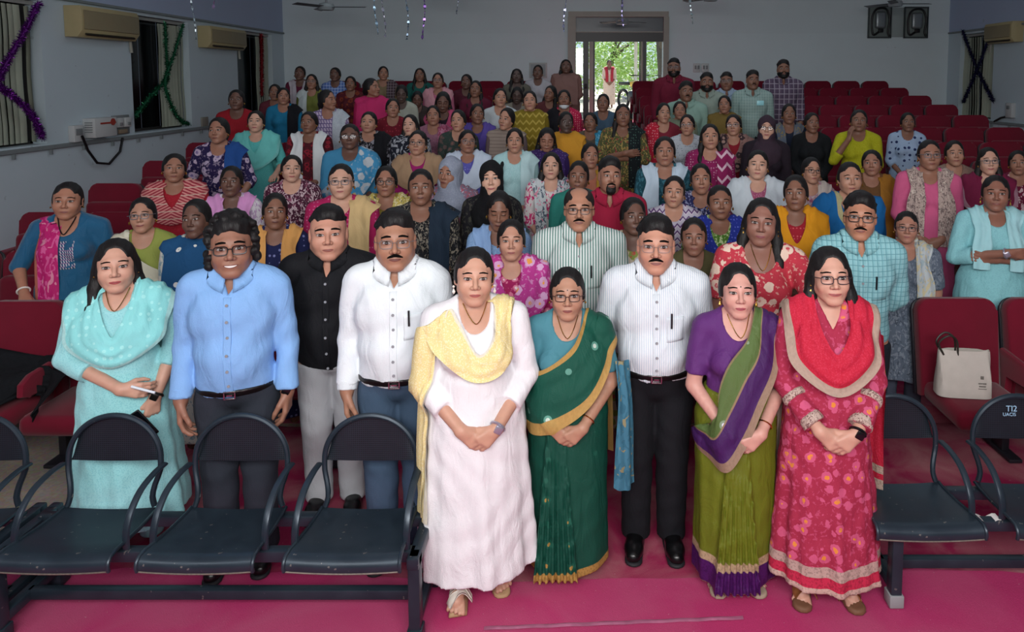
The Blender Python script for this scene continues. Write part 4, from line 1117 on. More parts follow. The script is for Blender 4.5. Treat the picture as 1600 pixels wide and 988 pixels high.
def hair_mesh(sp, style):
    hs, hc, R = sp['hs'], sp['hc'], sp['R']; ho = hair_ops(style, sp['male'])
    o = [('grp', hc, R, hs, ho, 0, .42*hs)]
    st = .0075 if sp['lod'] == 0 else .011
    if style.startswith('braid'): o += [('add', braid_ops(1 if style == 'braid' else -1, 1), .01)]
    zl = 1.15 if style == 'loose' else (.95 if style.startswith('braid') else (1.30 if sp['male'] else 1.14))
    if style == 'curly': st = .006
    return surf('hair', o, (-.16+hc[0], -.22, zl), (.16+hc[0], .22, 1.66), st)
def sleeve_ops(sp, t, L, flare=.0):
    o = []; g = sp.get('ag', .5+.5*sp['g']); m = .004*sp['male']
    for k in (-1, 1):
        a = sp['A'][k]; S, E, Wr = a['s'], a['e'], a['w']; l = L if not isinstance(L, dict) else L[k]
        q = min(l, 1); e = S+(E-S)*q
        o.append(('rcc' if l <= 1 else 'rc', S, e, (.05+m)*g+t, ((.05+m)*(1-q)+(.040+m)*q)*g+t+(flare if l <= 1 else 0), .03))
        if l > 1:
            q = l-1; w = E+(Wr-E)*q
            o.append(('rcc', E, w, (.040+m)*g+t, ((.040+m)*(1-q)*g+(.027+m)*q)+t+flare, .012))
    return o
def top_ops(sp, t=.013, sleeve=1.4, zlo=.8, neck=('o', .06, .09), flare=.006, skirt=None, wr=.0034):
    o = torso(sp, t)+sleeve_ops(sp, t*.8, sleeve, flare)
    o.append(('zmin', zlo))
    if skirt:
        z0, z1, a1, b1, folds = skirt; g = sp['g']; gm = .014
        pr = [(z0, .128*g+gm, .108*g+gm, 0, 0), (.86, .182*g+gm, .138*g+gm, 0, .005), (z1, a1, b1, 0, sp.get('skcy', .0))]
        o.append(('skirt', z0+.03, z1, pr, folds, .03))
    nz = 1.372
    if neck: o.append(('neck', 0, nz-.012, neck[1], neck[2], neck[0], .02))
    o.append(('sub', [('rc', V3(0, .03, 1.30), V3(0, .012, 1.50), .060, .066, 0)]))
    o.append(('wr', wr, 34, 26, sp.get('seed', 0)))
    return o
FOLD = [(.035, 7, .4, 1.2), (.028, 11, 1.9, 1.4), (.02, 17, .3, 1.2)]
def collar_mesh(sp, field, open_=.55, drop=.0):
    """shirt collar with two points, standing round the neck"""
    rows = []
    for i in range(15):
        a = -math.pi+open_*.35+(2*math.pi-open_*.7)*i/14     # angle round the neck, front gap at -y
        c, s = math.sin(a), math.cos(a)                        # a=0 -> back (+y)
        f = max(0, -s)                                         # 1 at front
        r = .066
        top = (c*r*1.0, .016+s*r*.95, 1.392-.030*f-drop*f); mid = (c*(r+.012), .016+s*(r+.014), 1.388-.040*f-drop*f)
        e = .06+.05*f**3
        bot = (c*(r+.027+.014*f), .012+s*(r+.028), 1.388-e-.010-drop*f)
        rows.append([top, mid, bot])
    return drape('collar', rows, 43, 6, field, .004, 0, thick=.0035, iters=3, smooth=0)
def VD(w=1.0, low=1.03, top=1.17, inner=.07, back=1.0, asym=0.0):
    """rows of a stole worn in a V over both shoulders"""
    L = [[(-inner, .14, back+.02), (-.12*w, .15, back), (-.19*w, .13, back-.02)],
         [(-inner-.005, .05, 1.35), (-.13, .05, 1.33), (-.20*w, .04, 1.27)],
         [(-inner, -.06, 1.32), (-.125, -.075, 1.285), (-.20*w, -.06, 1.20)],
         [(-.052, -.12, 1.25), (-.115, -.14, 1.18), (-.175*w, -.13, 1.10)],
         [(0+asym, -.145, top), (0+asym, -.18, (top+low)/2), (asym, -.18, low)]]
    return L+[[(-x, y, z) for x, y, z in r] for r in L[-2::-1]]
def SIDE(k, lo=.75, x0=.06, x1=.19, lob=.8):
    return [[(k*x0, .15, lob), (k*(x0+x1)/2, .16, lob), (k*x1, .14, lob)], [(k*x0, .1, 1.30), (k*(x0+x1)/2, .11, 1.28), (k*x1, .09, 1.22)],
            [(k*(x0+.01), .02, 1.36), (k*(x0+x1)/2, .02, 1.335), (k*x1, .02, 1.28)],
            [(k*x0, -.11, 1.26), (k*(x0+x1)/2, -.12, 1.23), (k*x1, -.10, 1.18)], [(k*x0, -.17, 1.10), (k*(x0+x1)/2, -.17, 1.08), (k*x1, -.13, 1.06)],
            [(k*x0, -.17, lo), (k*(x0+x1)/2, -.18, lo), (k*x1, -.15, lo)]]
def HANG(lo=.85, x0=.035, x1=.125):
    """a scarf round the neck with both ends hanging in front"""
    L = [[(-x0, -.18, lo), (-(x0+x1)/2, -.19, lo), (-x1, -.17, lo)], [(-x0, -.165, 1.1), (-(x0+x1)/2, -.17, 1.1), (-x1-.01, -.15, 1.1)],
         [(-.05, -.10, 1.29), (-.09, -.11, 1.27), (-.14, -.1, 1.24)], [(-.07, .02, 1.37), (-.10, .02, 1.35), (-.15, .03, 1.315)], [(0, .085, 1.395), (0, .11, 1.36), (0, .135, 1.30)]]
    return L+[[(-x, y, z) for x, y, z in r] for r in L[-2::-1]]
def PALLU(k=1, lo=.82, end=.7, wide=1.0):
    """saree end drawn from one hip across the chest to the other shoulder and down the back; v runs from upper to lower edge"""
    R = [[(-.20, .06, 1.08), (-.23, .05, .95), (-.22, .05, lo-.03)], [(-.165, -.10, 1.10), (-.19, -.12, .96), (-.18, -.12, lo-.02)],
         [(-.07, -.17, 1.165), (-.08, -.185, 1.02), (-.06, -.20, lo+.03)], [(.03, -.155, 1.25), (.08, -.18, 1.10), (.11, -.19, .95)],
         [(.075, -.08, 1.335), (.15, -.10, 1.23), (.215, -.11, 1.11)], [(.085, .03, 1.36), (.16, .04, 1.31), (.235, .03, 1.22)],
         [(.08, .13, 1.25), (.16, .15, 1.2), (.24, .12, 1.1)], [(.07, .17, end), (.16, .18, end), (.25, .13, end)]]
    return [[(k*x, y, z) for x, y, z in r] for r in R]
def HIJAB(sp):
    hs, hc, R = sp['hs'], sp['hc'], sp['R']
    h = [('el', V3(0, .018, .036), V3(.092, .108, .098), 0), ('el', V3(0, -.01, -.06), V3(.082, .085, .085), .03), ('el', V3(0, .07, -.02), V3(.075, .06, .09), .03),
         ('sel', V3(0, -.108, -.022), V3(.053, .075, .088), .006)]
    o = [('grp', hc, R, hs, h, 0, .3*hs), ('rc', V3(0, .02, 1.36), V3(0, -.01, 1.25), .085, .12, .05), ('el', V3(0, -.06, 1.22), V3(.14, .12, .13), .05), ('el', V3(0, .03, 1.27), V3(.19, .11, .10), .05),
         ('wr', .004, 40, 45, 1.)]
    return surf('head_scarf', o, (-.3, -.26, 1.0), (.3, .25, 1.66), .0105 if sp['lod'] else .008)
def glasses_mesh(sp, shape='rect', r=.0016):
    hs, hc, R = sp['hs'], sp['hc'], sp['R']; b = MB(); T = lambda p: tuple(hc+R@(V3(p)*hs)); w = sp.get('wide', 1)
    for k in (-1, 1):
        pts = []
        for i in range(20):
            a = 2*math.pi*i/20; ca, sa = math.cos(a), math.sin(a); e = .55 if shape == 'rect' else .9
            x = math.copysign(abs(ca)**e, ca)*.0245; z = math.copysign(abs(sa)**e, sa)*(.0165 if shape == 'rect' else .021)
            pts.append(T((k*.033+x, -.101+.006*(abs(k*.033+x)/.055)**2, -.001+z)))
        b.tube(pts, r*hs, 6, closed=True)
        b.tube([T((k*.0575, -.094, .006)), T((k*.077*w, -.07, .007)), T((k*.081*w, .0, .008)), T((k*.079*w, .02, -.006))], r*hs, 6)
    b.tube([T((-.0085, -.102, .003)), T((0, -.1045, .006)), T((.0085, -.102, .003))], r*hs, 6)
    return b.mesh('glasses', True)
def lens_mesh(sp, shape='rect'):
    hs, hc, R = sp['hs'], sp['hc'], sp['R']; b = MB(); T = lambda p: tuple(hc+R@(V3(p)*hs))
    for k in (-1, 1):
        pts = []
        for i in range(16):
            a = 2*math.pi*i/16; ca, sa = math.cos(a), math.sin(a); e = .55 if shape == 'rect' else .9
            pts.append(b.bm.verts.new(T((k*.033+math.copysign(abs(ca)**e, ca)*.0243, -.1012, -.001+math.copysign(abs(sa)**e, sa)*(.0163 if shape == 'rect' else .0207)))))
        b.bm.faces.new(pts)
    return b.mesh('lens')
def earring_mesh(sp, drop=False):
    hs, hc, R = sp['hs'], sp['hc'], sp['R']; b = MB(); w = sp.get('wide', 1)
    for k in (-1, 1):
        c = hc+R@(V3(k*.082*w, -.002, -.036)*hs)
        b.lathe([(.001, -.006), (.006, 0), (.001, .006)], tuple(c), 8)
        if drop: b.lathe([(.002, -.03), (.007, -.022), (.001, -.008)], tuple(c), 8)
    return b.mesh('earring', True)
def person_root(label, X, Y, Z, H, group=None, yaw=0, sxy=None):
    s = H/1.6; r = empty('person', (X, Y, Z), yaw, (sxy or s, sxy or s, s))
    tag(r, label, 'person', group); return r
BROW = '#0a0808'
def add_body(sp, root, skinc, lipc, dark='#160d0c', me=None):
    me = me or body_mesh(sp)
    return link('body', me, [skin(skinc), eyemat(), plain('brow_hair', BROW, .9, spec=.1), lipmat(lipc), plain('mouth_line', dark, .6)], root)
# ------------------------------------------------------------------ garment helpers
def march(field, x, z, y0=-.42):
    x = np.atleast_1d(np.asarray(x, float)); z = np.atleast_1d(np.asarray(z, float)); y = np.full(x.shape, y0)
    for _ in range(40):
        d = ev(field, np.stack([x.ravel(), y.ravel(), z.ravel()], 1)).reshape(x.shape); y = y+np.clip(d*.7, -.02, .05)
    return y
def front_patch(name, field, poly_x, poly_z, off, m, root, n=10, th=.004):
    """a flat piece of cloth sewn on the front: quad grid between x(t) and z rows"""
    X, Z = np.meshgrid(np.linspace(*poly_x, n), np.linspace(*poly_z, n), indexing='ij'); Y = march(field, X, Z)-off
    P = np.stack([X, Y, Z], -1).reshape(-1, 3); i = np.arange(n*n).reshape(n, n)
    Q = np.stack([i[:-1, :-1], i[1:, :-1], i[1:, 1:], i[:-1, 1:]], -1).reshape(-1, 4)
    rim = np.r_[i[0, :], i[1:, -1], i[-1, -2::-1], i[-2:0:-1, 0]]; rj = np.roll(rim, -1); N = n*n
    P2 = P+np.array([0, th, 0]); Q = np.vstack([Q, Q[:, ::-1]+N, np.stack([rim, rj, rj+N, rim+N], 1)])
    return link(name, npmesh(name, np.vstack([P, P2]), Q), m, root)
def buttons(field, zs, root, m, x=0.0, r=.0065):
    me = None
    for z in zs:
        y = march(field, [x], [z])[0]-.006
        if me is None:
            b = MB(); b.lathe([(r*.6, -.003), (r, -.001), (r, .002)], (0, 0, 0), 12); me = b.mesh('button', True); me.materials.append(m)
        o = link('button', me, None, root); o.location = (x, y, z); o.rotation_euler = (math.pi/2, 0, 0)
def trouser_ops(sp, t=.018, top=.87, w=(.092, .072, .066), zlo=.035):
    g = sp['g']; m = sp['male']; st = sp.get('stance', .085)
    o = [('el', V3(0, .0, .99), V3(.130*g+.020*m+t, .096*g+.008*m+t, .15+.04*m), 0), ('el', V3(0, -.03-.03*sp.get('belly', 0), .975), V3(.118*g+.02*m+t, .088*g+.02*sp.get('belly', 0)+t, .13), .05),
         ('el', V3(0, .012, .855), V3((.172-.012*m)*g+t, .118*g+t, .135), .06)]
    for k in (-1, 1):
        fy = sp.get('step', {}).get(k, 0)
        o += [('rc', V3(k*.088, .006, .78), V3(k*st, -.008+fy*.5, .45), w[0]*g+t*.5, w[1]+t*.3, .02), ('rc', V3(k*st, -.008+fy*.5, .45), V3(k*st, .012+fy, .04), w[1]+t*.3, w[2]+t*.2, .012)]
    return o+[('wr', .0026, 30, 38, 1.3), ('zmax', top), ('zmin', zlo)]
def shoe_parts(sp, root, m):
    st = sp.get('stance', .085)
    for k in (-1, 1):
        fy = sp.get('step', {}).get(k, 0); x = k*st
        o = [('rc', V3(x, .045+fy, .045), V3(x+k*.012, -.10+fy, .036), .042, .044, 0), ('rc', V3(x, .03+fy, .06), V3(x, .015+fy, .10), .042, .046, .02), ('rc', V3(x+k*.012, -.10+fy, .030), V3(x+k*.016, -.145+fy, .026), .040, .034, .02), ('zmin', .012)]
        s = link('shoe', surf('shoe', o, (x-.08, -.21, .0), (x+.08, .12, .15), .008), m, root)
        o2 = [('rc', V3(x, .045+fy, .0), V3(x+k*.014, -.145+fy, .0), .046, .042, 0), ('zmin', .0), ('zmax', .016)]
        link('sole', surf('sole', o2, (x-.08, -.22, -.004), (x+.08, .12, .03), .007), plain('rubber_sole', '#15131a', .7), s)
def belt(sp, root, z=.87, m=None, buckle=True):
    f = torso(sp, .024); o = f+[('zmin', z-.016), ('zmax', z+.018)]
    bo = link('belt', surf('belt', o, (-.3, -.3, z-.03), (.3, .25, z+.03), (.01, .01, .006)), m or plain('black_leather', '#0b0a0b', .4), root)
    if buckle:
        y = march(f, [0.], [z])[0]; b = MB()
        for s in (-1, 1): b.box((s*.022, y-.006, z), (.006, .008, .036), .002); b.box((0, y-.006, z+s*.016), (.05, .008, .005), .002)
        b.box((0, y-.008, z), (.024, .005, .005)); b.obj('buckle', plain('steel_buckle', '#a8a8a6', .25, 1), bo)
GOLD = plain('gold', '#d0a552', .25, 1); BLKF = plain('black_frame', '#0d0d10', .3); STEELF = plain('steel_frame', '#6f7176', .5, .3); BTN = plain('button_grey', '#8d9096', .4); WATCH = plain('watch_black', '#0c0d10', .25)
def wear(sp, root, glasses=None, fm=None, ear=None, lens=True):
    if glasses:
        shp, r = glasses; go = link('glasses', glasses_mesh(sp, shp, r), fm or BLKF, root); link('lens', lens_mesh(sp, shp), glassmat(), go)
    if ear is not None:
        for k in (-1, 1):
            c = sp['hc']+sp['R']@(V3(k*.082*sp.get('wide', 1), -.002, -.038)*sp['hs']); b = MB(); b.lathe([(.001, -.007), (.007, 0), (.001, .007)], tuple(c), 8)
            if ear: b.lathe([(.002, -.034), (.008, -.024), (.001, -.008)], tuple(c), 8)
            b.obj('earring', GOLD if ear != 2 else plain('pearl', '#e8e4dc', .3), root)
def band(sp, root, k, frac, r, tr, m, name='bangle', n=1):
    """a ring round the forearm"""
    a = sp['A'][k]; ax = a['w']-a['e']; ax = ax/np.linalg.norm(ax); u = np.cross(ax, [0.3, .9, .2]); u /= np.linalg.norm(u); v = np.cross(ax, u)
    for i in range(n):
        c = a['e']+(a['w']-a['e'])*frac+ax*.013*i; b = MB(); b.tube([tuple(c+u*math.cos(t)*r+v*math.sin(t)*r) for t in np.linspace(0, 2*math.pi, 20, False)], tr, 6, closed=True); o = b.obj(name, m, root)
    return c, ax
def watch(sp, root, k, face=True, m=None):
    c, ax = band(sp, root, k, .95, .031, .007, m or WATCH, 'watch_strap')
    b = MB(); b.box((0, 0, 0), (.036, .012, .036), .005); o = b.obj('watch_case', m or WATCH, root); o.location = tuple(c+np.array([0, -.033, 0])); o.rotation_euler = (0, .5*k, 0)
def chain(sp, root, field, m=None, low=.10, r=.0022, name='necklace'):
    pts = []
    for i in range(17):
        t = -1+i/8; x = .055*t; z = 1.365-low*(1-abs(t)**1.6); pts.append((x, z))
    y = march(field, [p[0] for p in pts], [p[1] for p in pts]); b = MB(); b.tube([(p[0], yy-.003, p[1]) for p, yy in zip(pts, y)], r, 6); b.obj(name, m or GOLD, root)
def beard_mesh(sp, full=True):
    hs, hc, R = sp['hs'], sp['hc'], sp['R']
    h = list(sp['ho'])+[('infl', .0045), ('zmax', -.040 if full else -.052), ('sub', [('el', V3(0, -.095, -.062), V3(.025, .04, .0115), 0)]), ('sub', [('el', V3(0, -.095, -.02), V3(.036, .05, .027), 0)]),
         ('plane', V3(0, .022, 0), V3(0, 1, 0)), ('zmin', -.135), ('wr', .0012, 260, 200, 0)]
    if not full: h.append(('max', [('el', V3(0, -.075, -.085), V3(.034, .05, .045), 0)]))
    return surf('beard', [('grp', hc, R, hs, h, 0, .3*hs)], (hc[0]-.1, hc[1]-.14, 1.28), (hc[0]+.1, hc[1]+.06, 1.52), .0058)
def wpos(root, p):
    s = root.scale; c, sn = math.cos(root.rotation_euler.z), math.sin(root.rotation_euler.z); x, y, z = p[0]*s[0], p[1]*s[1], p[2]*s[2]
    return Vector((root.location.x+c*x-sn*y, root.location.y+sn*x+c*y, root.location.z+z))
def phone(root, p, rot, label, case='#101216', name='mobile_phone'):
    r = empty(name, wpos(root, p)); r.rotation_euler = rot
    MB().box((0, 0, 0), (.076, .010, .156), .005, 3).obj('case', plain('phone_case', case, .35), r)
    MB().box((0, -.0055, 0), (.068, .002, .146), .0008).obj('screen', plain('phone_screen', '#0a0c12', .08), r)
    MB().box((.02, .006, .055), (.022, .003, .030), .001).obj('camera_bump', plain('phone_cam', '#2a2c30', .2), r)
    tag(r, label, 'phone'); return r
def place(idn, label, X, Y, H, yaw=None, group=None):
    a = math.atan2(-X, Y) if yaw is None else 0
    return person_root(label, X, Y, floor_z(Y)+(.0175 if Y < 3.35 else .010 if Y < 3.75 else .011 if Y < STEP0 else 0), H, group, .5*a if yaw is None else yaw)
def hd(X, Y, extra=0, pitch=-.13, roll=0): return (.38*math.atan2(-X, Y)+extra, pitch, roll)
def man(label, X, Y, H, spk, skinc, hair, shirt, lip='#8a5548', sleeve=1.97, hem=.83, trouser='#20242c', tucked=True, neck=('v', .042, .085), btn=BTN, glass=None, fm=None, pocket=True, pen=True, beard=None, hairc='#0d0b0c', shoes=True, cuff=True, yaw=None, res=.0085, lod_tr=.013):
    spk = dict(spk); spk.setdefault('head', hd(X, Y)); sp = setup(dict(male=True, **spk)); r = place('', label, X, Y, H, yaw)
    add_body(sp, r, skinc, lip); link('hair', hair_mesh(sp, hair), hairmat(hairc), r)
    o = top_ops(sp, .017, sleeve, hem, neck, .004, wr=.0046)
    so = link('shirt', surf('shirt', o, (-.40, -.32, hem-.03), (.40, .28, 1.44), res), shirt, r)
    f = [q for q in o if q[0] not in ('neck', 'sub')]
    link('collar', collar_mesh(sp, torso(sp, .017)), shirt, so)
    front_patch('placket', f, (-.016, .016), (hem+.005, 1.27), .0035, shirt, so, 9)
    buttons(f, np.linspace(hem+.07, 1.24, 6), so, btn)
    if pocket: front_patch('pocket', f, (.045, .125), (1.06, 1.17), .003, shirt, so, 8)
    if pen:
        y = march(f, [.068], [1.165])[0]; MB().tube([(.068, y-.008, 1.12), (.068, y-.010, 1.19)], .0045, 8).obj('pen', plain('pen_black', '#15161a', .3), r)
    if cuff and sleeve > 1.8:
        for k in (-1, 1):
            a = sp['A'][k]; e, w = a['e'], a['w']; q = sleeve-1; c1 = e+(w-e)*q; c0 = e+(w-e)*(q-.2)
            link('cuff', surf('cuff', [('rcc', c0, c1, .046, .043, 0), ('plane', c0, (c0-c1)/np.linalg.norm(c1-c0))], tuple(np.minimum(c0, c1)-.07), tuple(np.maximum(c0, c1)+.07), .0065), shirt, so)
    tr = trouser_ops(sp, .018 if tucked else .014, hem+.03 if tucked else hem+.08)
    link('trousers', surf('trousers', tr, (-.30, -.27, .02), (.30, .25, 1.0), (.01, .01, lod_tr)), fabric(trouser, weave=.1), r)
    if tucked: belt(sp, r, hem+.025)
    if glass: wear(sp, r, glass, fm)
    if beard: link('beard', beard_mesh(sp, beard == 'full'), hairmat(hairc), r)
    if shoes: shoe_parts(sp, r, plain('black_shoe', '#0b0b0d', .28))
    return sp, r, o
def woman(label, X, Y, H, spk, skinc, lip, hair, top, sleeve=1.4, hem=.15, skirt=(.27, .22), folds=FOLD, neck=('o', .068, .10), flare=.008, glass=None, fm=None, ear=0, yaw=None, pants='#e0e0e0', res=.0095, hairc='#0d0b0c', name='kurta', t=.013):
    spk = dict(spk); spk.setdefault('head', hd(X, Y)); sp = setup(spk); r = place('', label, X, Y, H, yaw)
    add_body(sp, r, skinc, lip)
    if hair: link('hair', hair_mesh(sp, hair), hairmat(hairc), r)
    o = top_ops(sp, t, sleeve, .8, neck, flare, (1.0, hem, skirt[0], skirt[1], folds))
    link(name, surf(name, o, (-.42, -.36, hem-.03), (.42, .36, 1.44), (res, res, .013)), top, r)
    if pants:
        tr = trouser_ops(sp, .01, max(.5, hem+.3), (.07, .058, .055), .06 if sp.get('feet') else .03)
        link('trousers', surf('trousers', tr, (-.25, -.2, .02), (.25, .2, max(.5, hem+.3)+.02), (.012, .012, .02)), fabric(pants), r)
    wear(sp, r, glass, fm, ear)
    return sp, r, o
def sandal(sp, root, m, sole, th=.02, strap='cross'):
    st = sp.get('stance', .085)
    for k in (-1, 1):
        fy = sp.get('step', {}).get(k, 0); x = k*st; hz = sp.get('heel', 0); ta = sp.get('toe', .16)
        o = [('rc', V3(x, .04+fy, .0), V3(x+k*.09*ta*1.2, -.125+fy, .0), .040, .044, 0), ('zmin', .0), ('zmax', th)]
        if hz: o = [('rc', V3(x, .04+fy, .0), V3(x+k*.022, -.108+fy, .0), .036, .042, 0), ('plane', V3(0, .035+fy, hz+.004), V3(0, -.22, 1)/np.linalg.norm([0, .22, 1])), ('zmin', .0)]
        so = link('sandal', surf('sandal', o, (x-.09, -.20, -.006), (x+.09, .11, hz+.04), .007), sole, root)
        F = foot_ops(sp, .0)
        def strp(a, c, w):
            n = 11; rows = []
            for t in np.linspace(0, 1, n):
                p = np.array(a)*(1-t)+np.array(c)*t; up = .055*math.sin(math.pi*t); rows.append([(p[0], p[1]-w/2, p[2]+up), (p[0], p[1]+w/2, p[2]+up)])
            link('strap', drape('strap', rows, n*2, 5, F, .004, 0, thick=.004, iters=5, smooth=1), m, so)
        z = th+hz*.5
        if strap == 'cross':
            strp((x-.045, -.10+fy, z-.01), (x+.045, -.03+fy, z+.01), .035); strp((x-.045, -.03+fy, z+.01), (x+.05, -.10+fy, z-.01), .035)
        elif strap == 'two':
            strp((x-.040+k*.012, -.095+fy, z-.005), (x+.052+k*.012, -.075+fy, z-.005), .035); strp((x-.045+k*.008, -.045+fy, z+.012), (x+.048+k*.008, -.070+fy, z+.005), .030); strp((x-.040, .0+fy, z+.02), (x+.040, .0+fy, z+.02), .022)
        else: strp((x-.045+k*.01, -.075+fy, z-.005), (x+.05+k*.01, -.07+fy, z-.005), .065)
# ------------------------------------------------------------------ front row
# woman in cyan
A1 = {-1: dict(e=(-.225, -.05, 1.03), w=(.045, -.205, .905), hd=(1, .02, -.18), hn=(.1, 1, -.2), th=1, curl=.5), 1: dict(e=(.225, .02, 1.03), w=(.165, -.12, .815), hd=(-.18, -.12, -1), hn=(-.6, .8, 0), th=-1, curl=.55)}
CY = fabric('#9fe0e4', 'fine', '#8ed4da', rough=.6, sheen=.2)
sp, r, o = woman('person in light cyan kurta and stole holding a black phone', -2.28, 3.40, 1.555, dict(g=1.08, hs=1.10, arms=A1, wide=1.02, hx=-.01), '#c99c88', '#a8494a', 'loose', CY, 1.42, .16, (.27, .23), pants='#9ad9de', ear=0)
link('stole', drape('stole', VD(1.15, 1.0, 1.15, .072, .62), 90, 20, o, .006, .006, 3.2, 1.0, thick=0), fabric('#90dfe0', 'dots', '#a8eceb', sc=.8, rough=.55, uv=((.93, 1, '#b9efee'),)), r)
watch(sp, r, 1, m=plain('watch_dark', '#15130f', .3)); chain(sp, r, o[:-3])
phone(r, (.115, -.175, .70), (.1, -.55, .3), 'black mobile phone held by the person in cyan')
MB().tube([(-.01, 0, 0), (.10, 0, -.03)], .006, 8).obj('pen', plain('pen_white', '#dfe8f0', .3)); pn = bpy.data.objects['pen']; pn.location = wpos(r, (.11, -.245, .93)); tag(pn, 'white pen with blue tip in the hand of the person in cyan', 'pen')
# men
BLU = fabric('#86b4ea', rough=.65)
sp, r, o = man('person with glasses in sky blue shirt, belt and dark trousers', -1.66, 3.28, 1.68, dict(g=.95, ag=.82, hs=1.12, arms='down', belly=.6, smile=2, wide=1.02, jaw=1.08), '#946a58', 'curly', BLU, '#7a443c', 1.97, .815, '#2d323c', glass=('rect', .0022), pen=False, pocket=False)
watch(sp, r, 1)
sp, r, o = man('person in untucked black shirt and pale grey trousers', -1.36, 3.72, 1.655, dict(g=1.04, hs=1.13, arms='back', belly=.6, wide=1.08, jaw=1.12), '#bf8c78', 'short', fabric('#14161b', rough=.7), '#9a5a50', 1.9, .73, '#b9bdc2', False, ('v', .04, .10), plain('button_pale', '#9aa0a8', .4), pocket=False, pen=False)
f = o[:-3]; y = march(f, [.085], [1.14])[0]; MB().box((.085, y-.003, 1.14), (.02, .004, .008), .002).obj('chest_emblem', plain('emblem_thread', '#9aa4a8', .5), r)
sp, r, o = man('person in plain white shirt, belt and blue grey trousers', -.90, 3.34, 1.695, dict(g=.98, ag=.82, hs=1.10, arms='down', belly=.6, moustache=True, wide=1.05, jaw=1.1), '#a27660', 'short', fabric('#e3ebf0', rough=.65), '#7a4840', 1.97, .835, '#41556c', glass=('rect', .0011), fm=STEELF)
# woman in white with yellow stole
WH = fabric('#e9e8ec', rough=.7)
sp, r, o = woman('person in long white kurta with pale yellow stole', -.485, 3.10, 1.575, dict(g=1.18, hs=1.06, arms='clasp', wide=1.06, feet=True, heel=.05, stance=.08, step={-1: -.08, 1: .02}, toe=.3, head=(-.02, -.13, .04)), '#c0937e', '#a85a54', 'tied', WH, 1.55, .13, (.275, .235), [(.045, 6, .6, 1.1), (.035, 11, 1.2, 1.0), (.02, 17, 0, 1)], ('o', .07, .12), yaw=.22, pants='#d9d8dc', ear=2)
YE = fabric('#e8d596', 'fine', '#efe2b8', rough=.7, uv=((.0, .10, '#f0ead6'),))
rows = [[(-.20, -.10, .40), (-.235, -.06, .40), (-.27, .0, .41)], [(-.21, -.09, .7), (-.24, -.06, .7), (-.275, .0, .7)], [(-.19, -.07, 1.05), (-.22, -.06, 1.05), (-.255, .0, 1.04)], [(-.12, -.03, 1.33), (-.17, -.02, 1.30), (-.235, .01, 1.24)],
        [(-.075, -.09, 1.30), (-.12, -.11, 1.25), (-.18, -.12, 1.17)], [(.0, -.16, 1.17), (-.01, -.18, 1.12), (-.02, -.19, 1.06)], [(.07, -.13, 1.23), (.10, -.15, 1.17), (.13, -.15, 1.10)], [(.08, .0, 1.355), (.12, .0, 1.335), (.17, .01, 1.29)], [(.08, .13, 1.2), (.12, .14, 1.18), (.17, .13, 1.15)]]
link('stole', drape('stole', rows, 100, 16, o, .006, .005, 2.6, .4), YE, r)
watch(sp, r, 1, m=plain('watch_silver', '#a8a4b4', .3, .6)); chain(sp, r, o[:-3], low=.08)
sandal(sp, r, plain('white_strap', '#d8d2c6', .5), plain('cork_sole', '#a98a66', .7), .020, 'two')
# saree wearers
def saree(label, X, Y, H, spk, skinc, lip, blouse, body, pallu, rows, hem, pl, glass=None, fm=None, yaw=None, ear=0, bang=None, folds=None, feet=None):
    spk = dict(spk); spk.setdefault('head', hd(X, Y)); sp = setup(spk); r = place('', label, X, Y, H, yaw)
    add_body(sp, r, skinc, lip); link('hair', hair_mesh(sp, 'tied'), hairmat(), r)
    bl = top_ops(sp, .011, .78, .98, ('o', .075, .11), .004)
    link('blouse', surf('blouse', bl, (-.36, -.28, .95), (.36, .24, 1.44), .009), blouse, r)
    g = sp['g']; pr = [(1.0, .134*g+.018, .112*g+.018, 0, 0), (.86, .182*g+.02, .142*g+.02, 0, .005), (.5, .185*g+.01, .150*g+.012, 0, 0), (.02, .20*g, .175*g, .0, .0)]
    sk = torso(sp, .02)+[('zmin', .82), ('zmax', .99), ('skirt', 1.0, .02, pr, folds or [(.018, 5, .4, 1), (.014, 9, 1.2, 1)], .02), ('pleat', .86, .02, pl, .085, -.150*g, -.185*g, 7, .032, .012), ('wr', .002, 30, 20, .5)]
    link('saree_skirt', surf('saree_skirt', sk, (-.34, -.32, .0), (.34, .28, 1.03), (.0085, .0085, .015)), body, r)
    field = bl[:-3]+[('add', sk, .01)]+arm_ops(sp, .004, False)
    link('saree_drape', drape('saree_drape', rows, 90, 22, field, .007, .0035, 2.5, .7), pallu, r)
    wear(sp, r, glass, fm, ear); chain(sp, r, torso(sp, .004), low=.10)
    if bang:
        for k, m, n in bang: band(sp, r, k, .80, .034, .0035, m, 'bangle', n)
    return sp, r, field
sp, r, f6 = saree('person with glasses in dark green saree with gold border', -.07, 3.24, 1.445, dict(g=1.06, hs=1.08, arms='clasp', wide=1.05, bindi=True), '#ad826c', '#8a4d48', fabric('#4a8492', rough=.7),
    fabric('#0f4a3c', 'motif', '#1c5a49', '#a88a4a', 1.0, .5, hem=[(.0, .09, '#b08a4a')]), fabric('#0f4f40', 'motif', '#5f9a8a', '#c8d8cc', 1.0, .5, uv=((0, .09, '#b89350'), (.84, 1.0, '#c09a58'))),
    PALLU(1, .80, .55), 1, -.06, ('rect', .0018), plain('brown_frame', '#3a2420', .3), bang=[(-1, GOLD, 1), (1, GOLD, 1)])
tail = [[(.24, -.06, 1.14), (.28, -.05, 1.13), (.31, .0, 1.12)], [(.26, -.09, .95), (.31, -.07, .94), (.335, .0, .93)], [(.25, -.08, .7), (.31, -.07, .69), (.345, .0, .68)], [(.24, -.08, .46), (.31, -.07, .44), (.35, .0, .45)]]
